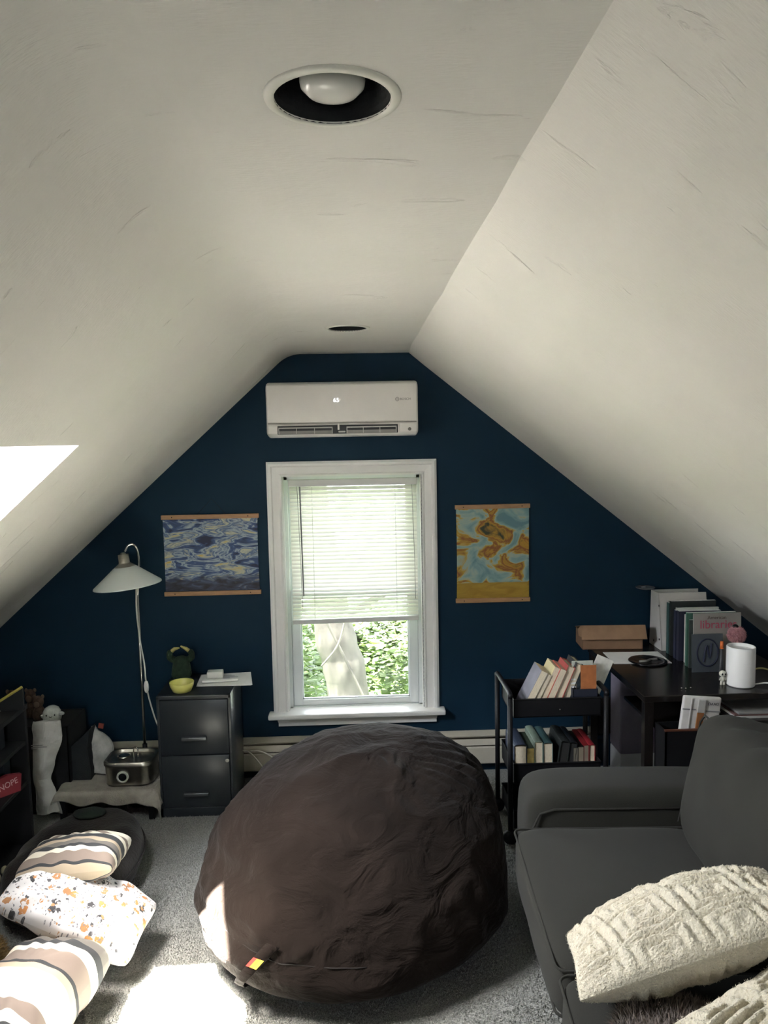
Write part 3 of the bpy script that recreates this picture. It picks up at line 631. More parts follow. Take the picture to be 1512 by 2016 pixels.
def cloth_bench():
    x0, x1, y0, y1, H = -1.52, -1.05, 3.745, 4.08, .155
    t = thing('low_bench', 'low dark bench under the beige cloth', 'bench', ((x0 + x1) / 2, (y0 + y1) / 2, 0)); cx, cyy = (x0 + x1) / 2, (y0 + y1) / 2
    MB().box((x0 - cx, y0 - cyy, H - .025), (x1 - cx, y1 - cyy, H), .004).build('bench_top', BLACK, t)
    for sx in (-1, 1):
        for sy in (-1, 1): MB().box((sx * .22 - .015, sy * .15 - .015, 0), (sx * .22 + .015, sy * .15 + .015, H - .02), .003).build('leg', BLACK, t)
    linen = mat('beige_linen', (.35, .33, .29), rough=.95, var=.12, vscale=25, bump=.5, bscale=140)
    vs = []; fs = []; nx, ny = 64, 46; hx, hy = (x1 - x0) / 2 + .005, (y1 - y0) / 2 + .005
    for j in range(ny + 1):
        for i in range(nx + 1):
            u = (i / nx * 2 - 1) * (hx + .075); v = -hy - .10 + (j / ny) * (2 * hy + .10 - .02)
            drop = .055 + .045 * nz((u * 4, 0, 0), 1.3, 3) + (.085 * max(0, (u - .15) / .13) ** 1.5 if u > .15 else 0)
            dx = max(0, abs(u) - hx); dy = max(0, -v - hy); x = max(-hx, min(hx, u)); y = max(-hy, v); z = H + .004
            f = dy / .10; ex = dx / .075
            if dy: y -= .010 * sin(min(1, f * 3) * pi / 2) + .012 * f * sin(u * 40); z -= f * drop
            if dx: x += math.copysign(.010 * sin(min(1, ex * 3) * pi / 2) + .02 * ex, u); z -= ex * .055 * (1 + .5 * sin(v * 30))
            z += .004 * nz((u, v, 0), 11, 1) * (0 if dx or dy else 1) + .006 * max(0, nz((u, v * .4, 0), 6, 9)); z = max(z, .004)
            if not (dx or dy): z = max(z, H + .003)
            vs.append((x, y, z))
    for j in range(ny):
        for i in range(nx): a = j * (nx + 1) + i; fs.append((a, a + 1, a + nx + 2, a + nx + 1))
    c = obj_from('cloth', vs, fs, linen, smooth=True); c.location = (cx, cyy, 0); tag(c, 'beige linen cloth draped over the low bench', 'cloth')
    md = c.modifiers.new('thick', 'SOLIDIFY'); md.thickness = .003; md.offset = 1
    # pet fountain
    f = thing('pet_fountain', 'stainless steel pet water fountain with round window on the cloth', 'pet fountain', (-1.185, 3.865, H + .013))
    def rr(w_, h, r, n=6): return [(sx * (w_ - r) + r * cos(a), sy * (h - r) + r * sin(a)) for sx, sy, a0 in ((1, 1, 0), (-1, 1, pi / 2), (-1, -1, pi), (1, -1, 1.5 * pi)) for a in [a0 + pi / 2 * k / n for k in range(n + 1)]]
    def loft(layers):
        vs = []; fs = []; n = None
        for (w_, h, r, z) in layers: p = rr(w_, h, r); n = len(p); vs += [(x, y, z) for x, y in p]
        for j in range(len(layers) - 1): fs += [(j * n + k, j * n + (k + 1) % n, (j + 1) * n + (k + 1) % n, (j + 1) * n + k) for k in range(n)]
        fs += [tuple(range(n))[::-1], tuple(range((len(layers) - 1) * n, len(layers) * n))]; return vs, fs
    MB().add(*loft([(.112, .085, .05, 0), (.120, .093, .055, .006), (.122, .095, .055, .10), (.124, .097, .055, .104)])).build('tank', STEEL, f, angle=45)
    MB().add(*loft([(.127, .10, .055, .102), (.127, .10, .055, .116), (.122, .095, .055, .122), (.112, .086, .05, .121), (.104, .08, .045, .108)])).build('lid', STEEL, f, angle=45)
    MB().lathe([(.020, -.004), (.021, .003), (.029, .003), (.030, -.004)], 32, T(-.022, -.0975, .050) @ RX(pi / 2)).build('window_rim', mat('rim_pale', (.5, .5, .47), rough=.3), f, smooth=True)
    MB().lathe([(0, 0), (.0205, 0), (.0205, .002), (0, .002)], 28, T(-.022, -.096, .050) @ RX(pi / 2)).build('window_glass', mat('dark_lens', (.01, .012, .014), rough=.1), f)
    MB().tube(smoothpath([(.01, 0, .11), (.012, 0, .155), (.022, -.004, .168), (.034, -.008, .155), (.034, -.008, .118)], 5), .0035, 8).build('spout', CHROME, f, smooth=True)
    MB().lathe([(.0, .115), (.03, .115), (.034, .122), (.024, .125), (0, .125)], 24, T(-.04, .0, 0)).build('drinking_dish', CHROME, f, smooth=True)
cloth_bench()

def crumple_sheet(name, pts_fn, nu, nv, m, seed, amp, parent=None):
    vs = []; fs = []
    for j in range(nv + 1):
        for i in range(nu + 1):
            p = V(pts_fn(i / nu, j / nv)); q = p * 9
            n1 = abs(noise.noise(V((q.x + seed, q.y, q.z)))) - .2; n2 = abs(noise.noise(V((q.x * 2.3, q.y * 2.3 + seed, q.z * 2.3)))) - .2
            d = V((noise.noise(V((q.x, q.y + 9 + seed, q.z))), n1 + .5 * n2, noise.noise(V((q.x + 5, q.y, q.z + seed)))))
            vs.append(p + d * amp)
    for j in range(nv):
        for i in range(nu): a = j * (nu + 1) + i; fs.append((a, a + 1, a + nu + 2, a + nu + 1))
    return obj_from(name, vs, fs, m, parent, smooth=False)
def left_bins():
    # black storage bin beside the bookcase
    t = thing('storage_bin', 'black fabric storage bin standing against the navy wall', 'bin', (-1.68, 3.98, 0))
    mb = MB(); W, D, H = .185, .13, .462
    mb.box((-W, -D, 0), (W, D, .01)); mb.box((-W, -D, 0), (W, -D + .012, H), .003); mb.box((-W, D - .012, 0), (W, D, H), .003); mb.box((-W, -D, 0), (-W + .012, D, H), .003); mb.box((W - .012, -D, 0), (W, D, H), .003)
    mb.build('body', BLACK_MATTE, t); MB().box((-W + .01, -D + .01, H - .02), (W - .01, D - .01, H - .005)).build('lid', BLACK_MATTE, t)
    t = thing('tote_bag', 'open black fabric tote slumped between the bin and the bench', 'bag', (-1.50, 3.93, 0))
    dk = mat('dark_canvas', (.018, .021, .024), rough=.95, var=.2, bump=.3, bscale=200)
    MB().prism([(-.02, 0), (.09, 0), (.10, .20), (.085, .33), (.10, .425), (.03, .36), (-.045, .30), (-.03, .15)], .10, T(0, .05, 0) @ RX(pi / 2)).build('body', dk, t)
    MB().prism([(-.052, .315), (-.018, .325), (-.010, .20), (-.012, .06), (-.026, .02), (-.036, .10)], .006, T(0, -.055, 0) @ RX(pi / 2)).build('flap', mat('canvas_grey', (.055, .06, .062), rough=.9), t)
    # white crumpled bag hanging in front of the bin
    wb = mat('white_plastic_bag', (.60, .59, .56), rough=.45, var=.08, vscale=15, bump=.4, bscale=30, trans=.1)
    t = thing('plastic_bag', 'tall white crumpled mailing bag with small print, beside the bookcase', 'bag', (-1.545, 3.74, 0))
    def outline(v):                    # half outline of the hanging bag: left, right at height v
        k = [(0, -.07, .045), (.08, -.085, .035), (.19, -.085, .012), (.24, -.085, -.005), (.36, -.082, .028), (.44, -.078, .062), (.50, -.075, .066), (.53, -.073, .064)]
        z = .055 + v * .475
        for (a, l0, r0), (b, l1, r1) in zip(k, k[1:]):
            if a <= z <= b: q = (z - a) / (b - a); return l0 + (l1 - l0) * q, r0 + (r1 - r0) * q, z
        return k[-1][1], k[-1][2], z
    def front(u, v): l, r, z = outline(v); return (l + (r - l) * u, -.035 * sin(pi * min(1, max(0, u))) * (.4 + .6 * sin(pi * v)), z)
    def back(u, v): l, r, z = outline(v); return (l + (r - l) * u, .035 * sin(pi * u) * (.4 + .6 * sin(pi * v)), z)
    crumple_sheet('front', front, 14, 34, wb, 2.0, .017, t); crumple_sheet('back', back, 10, 24, wb, 5.0, .008, t)
    ink = mat('ink', (.25, .25, .26)); mb = MB()
    for k, (z, a, b) in enumerate(((.425, -.070, -.015), (.415, -.07, .005), (.408, -.07, -.04))): mb.box((a, -.047, z), (b, -.0455, z + .003))
    mb.build('printed_lines', ink, t)
    # small grey crinkled bag with red tag on the bench
    gb = mat('grey_crinkle_bag', (.42, .42, .40), rough=.4, var=.3, vscale=18, bump=.4, bscale=30)
    t = thing('crinkled_bag', 'grey crinkled bag with a red tag beside the pet fountain', 'bag', (-1.40, 3.985, .162))
    def bag(u, v): a = 2 * pi * u; r = (.085 * (1 - v ** 1.8) + .012) * (1 + .15 * cos(2 * a)); return (r * cos(a) + .0 - .02 * v, r * .7 * sin(a), .005 + .245 * v)
    crumple_sheet('body', bag, 30, 22, gb, 7.0, .022, t)
    MB().box((-.035, -.010, .235), (-.008, -.004, .262), .001, M=RY(.2)).build('red_tag', mat('red_tag', (.28, .05, .03), rough=.6), t)
    MB().prism([(-.09, 0), (-.005, 0), (.0, .085), (-.03, .09), (-.095, .075)], .003, T(.0, -.075, .006) @ RX(pi / 2 - .25)).build('paper_panel', mat('bag_panel', (.42, .42, .39), rough=.7), t)
left_bins()

def plushes():
    w_ = mat('pale_plush', (.60, .63, .58), rough=1, var=.08, vscale=60, bump=.5, bscale=160)
    t = thing('ghost_plush', 'round pale smiling soft toy on top of the black bin', 'soft toy', (-1.598, 3.92, .4625))
    b = MB(); b.lathe([(0, 0), (.030, .001), (.043, .010), (.047, .028), (.044, .052), (.034, .072), (.018, .082), (0, .085)], 24); b.build('body', w_, t, smooth=True)
    MB().tube([(.040, -.005, .042), (.056, -.012, .046), (.066, -.014, .046)], [.012, .010, .006], 10).build('arm', w_, t, smooth=True)
    MB().tube([(-.038, -.012, .036), (-.050, -.018, .032)], [.012, .007], 10).build('arm', w_, t, smooth=True)
    eye = mat('felt_black', (.008, .008, .008), rough=.4)
    for x, y in ((-.012, -.0425), (.026, -.0345)): MB().ball((x, y, .046), (.004, .003, .005), 10, 8).build('eye', eye, t, smooth=True)
    MB().tube(smoothpath([(.002, -.0455, .042), (.009, -.0455, .037), (.017, -.0425, .041)], 4), .0012, 6).build('mouth', eye, t)
    br = mat('brown_plush', (.085, .055, .04), rough=1, var=.35, vscale=50, bump=.5, bscale=150); tan = mat('tan_plush', (.17, .12, .085), rough=1, var=.2)
    for i, (x, y, h, lab) in enumerate(((-1.80, 3.93, .17, 'tallest dim brown soft toy on the bin beside the bookcase'), (-1.735, 4.0, .15, 'dim brown soft toy on the bin, second behind the pale one'), (-1.675, 3.95, .13, 'dim brown soft toy on the bin touching the pale smiling one'))):
        t = thing('brown_plush', lab, 'soft toy', (x, y, .4625), group='brown soft toys on the bin')
        b = MB(); b.lathe([(0, 0), (.026, .001), (.034, .015), (.032, .045), (.022, h * .5), (.014, h * .55)], 16); b.build('body', br, t, smooth=True)
        hd = MB().ball((0, -.006, h * .75), (.028, .025, h * .26), 14, 10).build('head', br, t, smooth=True)
        MB().ball((0, -.028, h * .70), (.015, .010, h * .13), 10, 8).build('muzzle', tan, hd, smooth=True)
        for s_ in (-1, 1): MB().ball((s_ * .022, 0, h * .95), (.009, .006, .012), 8, 6).build('ear', tan, hd, smooth=True)
plushes()

def bookcase():
    X0, X1, Y0, Y1, H = -1.86, -1.515, 2.35, 3.44, .70
    dk = mat('espresso_board', (.007, .007, .008), rough=.55, var=.2)
    t = thing('bookcase', 'low black bookcase at the left edge under the sloping ceiling', 'bookcase', ((X0 + X1) / 2, (Y0 + Y1) / 2, 0)); a, b = (X1 - X0) / 2, (Y1 - Y0) / 2
    MB().box((-a, b - .02, 0), (a, b, H), .002).build('side_panel', dk, t); MB().box((-a, -b, 0), (a, -b + .02, H), .002).build('side_panel', dk, t)
    MB().box((-a, -b, 0), (-a + .008, b, H)).build('back_panel', dk, t); MB().box((-a, -b, H), (a + .004, b + .004, H + .022), .002).build('top_board', dk, t)
    for z in (.05, .357, .54): MB().box((-a + .008, -b + .02, z), (a - .004, b - .02, z + .018), .002).build('shelf', dk, t)
    for k, (y, z, w_, h, lab, c) in enumerate(((3.33, .5585, .05, .135, 'dark notebook at the far end of the bookcase middle shelf', (.012, .014, .02)), (3.26, .5585, .04, .13, 'dark grey book leaning on the dark notebook in the bookcase', (.03, .032, .035)), (3.36, .3755, .06, .15, 'dark box file on the bookcase lower shelf', (.015, .02, .03)))):
        o = MB().box((-.13, -w_ / 2, 0), (.10, w_ / 2, h), .003).build('notebook', mat('notebook_%d' % k, c, rough=.6)); o.location = (-1.68, y, z + .0005); tag(o, lab, 'book')
    red = mat('red_card', (.20, .018, .028), rough=.6)
    t = thing('novelty_card', 'small red card printed with a word in white, at the bookcase front', 'card', (-1.545, 3.275, .3755), rot=(0, 0, rad(50)))
    c = MB().prism([(-.055, 0), (.052, 0), (.060, .075), (.0, .088), (-.058, .08)], .02, T(0, .01, 0) @ RX(pi / 2)).build('card', red, t)
    text('lettering', 'NOPE', .038, mat('letter_pink', (.55, .38, .38), rough=.7), t, T(0, -.0108, .046) @ FACE_CAM @ RZ(.18), sx=.85)
    cr = mat('cream_bits', (.36, .32, .22), rough=.8)
    for k, (x, y, z, r, lab) in enumerate(((-1.53, 3.17, .0685, (.016, .016, .020), 'small cream ball toy on the bookcase bottom shelf'), (-1.53, 3.09, .0685, (.022, .018, .028), 'larger cream ball toy on the bookcase bottom shelf'))):
        o = MB().ball((0, 0, r[2]), r, 12, 8).build('ball_toy', cr, smooth=True); o.location = (x, y, z); tag(o, lab, 'toy', 'cream toys in the bookcase')
    # dark document folder with yellow edge on the bookcase top
    t = thing('document_folder', 'black folder with a yellow edge leaning on the bookcase top', 'folder', (-1.60, 3.36, H + .0225))
    MB().prism([(-.14, 0), (.11, 0), (.11, .10), (-.02, .02)], .012, T(0, .006, 0) @ RX(pi / 2)).build('cover', BLACK_MATTE, t)
    MB().tube([(-.03, -.004, .020), (.108, -.004, .104)], .0065, 6).build('yellow_edge', mat('yellow_tape', (.40, .33, .07), rough=.6), t)
    MB().prism([(-.030, .0), (.012, .0), (-.026, .035)], .003, T(0, -.010, 0) @ RX(pi / 2)).build('paper_corner', PAPER, t)
bookcase()
# ================================================================== SOFT THINGS ON THE FLOOR
def pillow_mesh(name, w_, h, t, n, m, parent=None, seed=0.0, wr=.012, relief=None, ear=.08, pw=.42, rnd_c=.09):
    vs = []; uvs = []; fs = []
    def P(u, v, side):
        x = w_ / 2 * u * (1 - ear * (1 - v * v) * abs(u)); y = h / 2 * v * (1 - ear * (1 - u * u) * abs(v)); q_ = 1 - rnd_c * (u * v) ** 4; x *= q_; y *= q_
        e = max(0.0, (1 - u * u) * (1 - v * v)); z = t / 2 * e ** pw
        rim = 1 - min(1, e * 3)
        z += wr * (nz((x, y, side), 9, seed) * .8 + nz((x * 1, y * 1, side), 22, seed + 4) * .35) * min(1, e * 4)
        # radial gathers towards the seams
        ang = math.atan2(v, u); z += wr * .55 * sin(ang * 13 + seed * 3) * (e ** .5) * (1 - e) * 2
        if relief: z += relief(u, v) * min(1, e * 6)
        return V((x, y, side * z + .006 * nz((x, y, 0), 5, seed + 2)))
    for side in (1, -1):
        base = len(vs)
        for j in range(n + 1):
            for i in range(n + 1):
                u = -cos(pi * i / n); v = -cos(pi * j / n); u = u * .5 + (i / n * 2 - 1) * .5; v = v * .5 + (j / n * 2 - 1) * .5
                vs.append(P(u, v, side)); uvs.append(((u + 1) / 2, (v + 1) / 2))
        for j in range(n):
            for i in range(n):
                a = base + j * (n + 1) + i; q = (a, a + 1, a + n + 2, a + n + 1); fs.append(q if side > 0 else q[::-1])
    return obj_from(name, vs, fs, m, parent, smooth=True, uvs=uvs)
def orient(c, a, nrm):
    a = V(a).normalized(); nrm = V(nrm); nrm = (nrm - a * nrm.dot(a)).normalized(); b = nrm.cross(a)
    return Matrix(((a.x, b.x, nrm.x, c[0]), (a.y, b.y, nrm.y, c[1]), (a.z, b.z, nrm.z, c[2]), (0, 0, 0, 1)))
def stripe_mat(name, axis, shift=0.0):
    m = bpy.data.materials.new(name); m.use_nodes = True; n = m.node_tree.nodes; L = m.node_tree.links; b = n['Principled BSDF']; b.inputs['Roughness'].default_value = .85; b.inputs['Specular IOR Level'].default_value = .2
    uv = n.new('ShaderNodeUVMap'); sp = n.new('ShaderNodeSeparateXYZ'); L.new(uv.outputs[0], sp.inputs[0])
    ad = n.new('ShaderNodeMath'); ad.inputs[1].default_value = shift; L.new(sp.outputs[axis], ad.inputs[0]); fr = n.new('ShaderNodeMath'); fr.operation = 'FRACT'; L.new(ad.outputs[0], fr.inputs[0])
    r = n.new('ShaderNodeValToRGB'); r.color_ramp.interpolation = 'CONSTANT'; L.new(fr.outputs[0], r.inputs[0])
    W, Tn, Br, Dk, Gy = (.56, .52, .43), (.34, .28, .21), (.18, .145, .125), (.04, .042, .045), (.13, .12, .11)
    st = [(0, Dk), (.13, W), (.20, Br), (.28, W), (.50, Tn), (.55, Dk), (.575, Br), (.70, W), (.78, Dk), (.84, Gy), (.93, Tn)]
    e = r.color_ramp.elements
    for i, (p, c) in enumerate(st):
        q = e[i] if i < 2 else e.new(p); q.position = p; q.color = (*c, 1)
    L.new(r.outputs[0], b.inputs['Base Color']); return m
def print_pillow_mat():
    m = bpy.data.materials.new('animal_print_cotton'); m.use_nodes = True; n = m.node_tree.nodes; L = m.node_tree.links; b = n['Principled BSDF']; b.inputs['Roughness'].default_value = .85
    uv = n.new('ShaderNodeUVMap'); mp = n.new('ShaderNodeMapping'); mp.inputs['Scale'].default_value = (1.5, 1, 1); L.new(uv.outputs[0], mp.inputs[0])
    nd = n.new('ShaderNodeTexNoise'); nd.inputs['Scale'].default_value = 26; L.new(mp.outputs[0], nd.inputs['Vector'])
    mxv = n.new('ShaderNodeMix'); mxv.data_type = 'VECTOR'; mxv.inputs[0].default_value = .045; L.new(mp.outputs[0], mxv.inputs[4]); L.new(nd.outputs['Color'], mxv.inputs[5])
    col = None
    cur = n.new('ShaderNodeRGB'); cur.outputs[0].default_value = (.60, .585, .59, 1); cur = cur.outputs[0]
    for sc, th, cols, off in ((6.5, .26, [(.0, (.46, .20, .07)), (.5, (.05, .05, .055)), (.72, (.34, .17, .08))], 0), (9, .17, [(.0, (.07, .07, .075)), (.55, (.42, .20, .08))], 3.3), (21, .17, [(.0, (.16, .16, .18)), (.7, (.4, .25, .16))], 7.7)):
        m2 = n.new('ShaderNodeMapping'); m2.inputs['Location'].default_value = (off, off * .6, 0); L.new(mxv.outputs[1], m2.inputs[0])
        vo = n.new('ShaderNodeTexVoronoi'); vo.inputs['Scale'].default_value = sc; vo.voronoi_dimensions = '2D'; L.new(m2.outputs[0], vo.inputs['Vector'])
        lt = n.new('ShaderNodeMath'); lt.operation = 'LESS_THAN'; lt.inputs[1].default_value = th; L.new(vo.outputs['Distance'], lt.inputs[0])
        sp = n.new('ShaderNodeSeparateColor'); L.new(vo.outputs['Color'], sp.inputs[0])
        n2 = n.new('ShaderNodeTexNoise'); n2.inputs['Scale'].default_value = sc * 3; L.new(m2.outputs[0], n2.inputs['Vector'])
        g2 = n.new('ShaderNodeMath'); g2.operation = 'LESS_THAN'; g2.inputs[1].default_value = .56; L.new(n2.outputs['Fac'], g2.inputs[0])
        mu = n.new('ShaderNodeMath'); mu.operation = 'MULTIPLY'; L.new(lt.outputs[0], mu.inputs[0]); L.new(g2.outputs[0], mu.inputs[1])
        g3 = n.new('ShaderNodeMath'); g3.operation = 'GREATER_THAN'; g3.inputs[1].default_value = .22; L.new(sp.outputs[1], g3.inputs[0])
        mu2 = n.new('ShaderNodeMath'); mu2.operation = 'MULTIPLY'; L.new(mu.outputs[0], mu2.inputs[0]); L.new(g3.outputs[0], mu2.inputs[1])
        r = n.new('ShaderNodeValToRGB'); r.color_ramp.interpolation = 'CONSTANT'; L.new(sp.outputs[0], r.inputs[0])
        for i, (p, c) in enumerate(cols):
            q = r.color_ramp.elements[i] if i < 2 else r.color_ramp.elements.new(p); q.position = p; q.color = (*c, 1)
        mi = n.new('ShaderNodeMix'); mi.data_type = 'RGBA'; L.new(mu2.outputs[0], mi.inputs[0]); L.new(cur, mi.inputs[6]); L.new(r.outputs[0], mi.inputs[7]); cur = mi.outputs[2]
    L.new(cur, b.inputs['Base Color']); return m
def floor_pillows():
    o = pillow_mesh('floor_pillow', .37, .30, .16, 56, stripe_mat('stripe_across', 1, .52), seed=1.0, wr=.010)
    o.matrix_world = orient((-1.085, 2.80, .335), (1, .03, .05), (.06, .12, .98)); tag(o, 'brown and cream striped pillow on top of the animal-print pillow', 'pillow', 'pillows on the floor')
    o = pillow_mesh('floor_pillow', .54, .29, .19, 64, print_pillow_mat(), seed=2.3, wr=.016)
    o.matrix_world = orient((-1.035, 2.675, .225), (.52, -.03, -.25), (.30, -.28, .90)); tag(o, 'white pillow with brown and grey animal print in the middle of the heap', 'pillow', 'pillows on the floor')
    o = pillow_mesh('floor_pillow', .52, .36, .25, 60, stripe_mat('stripe_along', 0, .0), seed=5.1, wr=.013, pw=.36)
    o.matrix_world = orient((-1.08, 2.30, .140), (.24, 1, .02), (-.10, -.06, 1)); tag(o, 'large cream striped pillow lying nearest on the sunlit carpet', 'pillow', 'pillows on the floor')
floor_pillows()
def fuzz(name, surf, n, length, m, parent, seed):
    rnd = random.Random(seed); vs = []; fs = []
    for _ in range(n):
        p, nn = surf(rnd.random(), rnd.random()); p = V(p); nn = (V(nn) + V((rnd.uniform(-.6, .6), rnd.uniform(-.6, .6), rnd.uniform(-.7, .4)))).normalized()
        s_ = nn.cross(V((rnd.random(), rnd.random(), rnd.random()))).normalized() * .0016; k = len(vs); l = length * rnd.uniform(.5, 1.2)
        vs += [p - s_, p + s_, p + nn * l]; fs.append((k, k + 1, k + 2))
    o = obj_from(name, vs, fs, m, parent); o['kind'] = 'stuff'; return o
def ell(c, r):
    def f(a, b):
        th = 2 * pi * a; z = 2 * b - 1; q = math.sqrt(1 - z * z); d = V((q * cos(th), q * sin(th), z)); return V((c[0] + d.x * r[0], c[1] + d.y * r[1], c[2] + d.z * r[2])), V((d.x / r[0], d.y / r[1], d.z / r[2])).normalized()
    return f
def teddy():
    fur = mat('golden_fur', (.24, .15, .06), rough=1, var=.35, vscale=30)
    t = thing('teddy_bear', 'golden brown furry soft toy at the left edge beside the striped pillow', 'soft toy', (-1.352, 2.535, 0))
    MB().ball((0, 0, .11), (.105, .10, .11), 18, 12).build('body', fur, t, smooth=True); fuzz('body_fur', ell((0, 0, .11), (.105, .10, .11)), 5000, .02, fur, t, 1)
    MB().ball((-.02, .02, .255), (.07, .065, .065), 16, 10).build('head', fur, t, smooth=True); fuzz('head_fur', ell((-.02, .02, .255), (.07, .065, .065)), 2500, .016, fur, t, 2)
    for s_ in (-1, 1): MB().ball((-.02 + s_ * .052, .03, .315), (.022, .012, .022), 10, 8).build('ear', fur, t, smooth=True)
teddy()
def pet_bed():
    br = mat('dark_brown_suede', (.014, .0105, .009), rough=.95, spec=.1, var=.25, vscale=8, bump=.3, bscale=90, sheen=.15)
    vs = []; fs = []; n, m = 72, 22
    for j in range(m + 1):
        p = -pi / 2 + pi * j / m
        for k in range(n):
            a = 2 * pi * k / n; c = max(0, cos(p)) ** .45; x = .265 * c * cos(a); y = .40 * c * sin(a)
            z = .10 + .095 * (abs(sin(p)) ** .8) * (1 if p > 0 else -1)
            if p > 0: z += .015 * nz((x, y, 0), 5, 3) + .010 * nz((x, y, 0), 12, 7) - .03 * math.exp(-((x) ** 2 + y * y) / .02)
            q = 1 + .02 * sin(a * 9) * sin(p * 2) + .03 * nz((cos(a), sin(a), 0), 1.5, 4); vs.append((x * q, y * q, max(0.001, z)))
    for j in range(m):
        for k in range(n): fs.append((j * n + k, j * n + (k + 1) % n, (j + 1) * n + (k + 1) % n, (j + 1) * n + k))
    t = thing('floor_cushion', 'dark brown suede floor cushion behind the pillows', 'cushion', (-1.235, 3.19, 0))
    obj_from('cover', vs, fs, br, t, smooth=True)
    MB().tube([(.268 * cos(a) * 1.005, .404 * sin(a) * 1.005, .10) for a in [2 * pi * k / 64 for k in range(64)]], .005, 6, closed=True).build('piping', br, t, smooth=True)
    o = MB().ball((0, 0, .012), (.075, .05, .018), 16, 8); 
    for v in o.v: v.z += .006 * nz(v, 30, 2)
    o = o.build('folded_cloth', mat('dark_green_cloth', (.012, .018, .014), rough=1), smooth=True); o.location = (-1.26, 3.44, .185); tag(o, 'small dark green crumpled cloth on the brown floor cushion', 'cloth')
pet_bed()

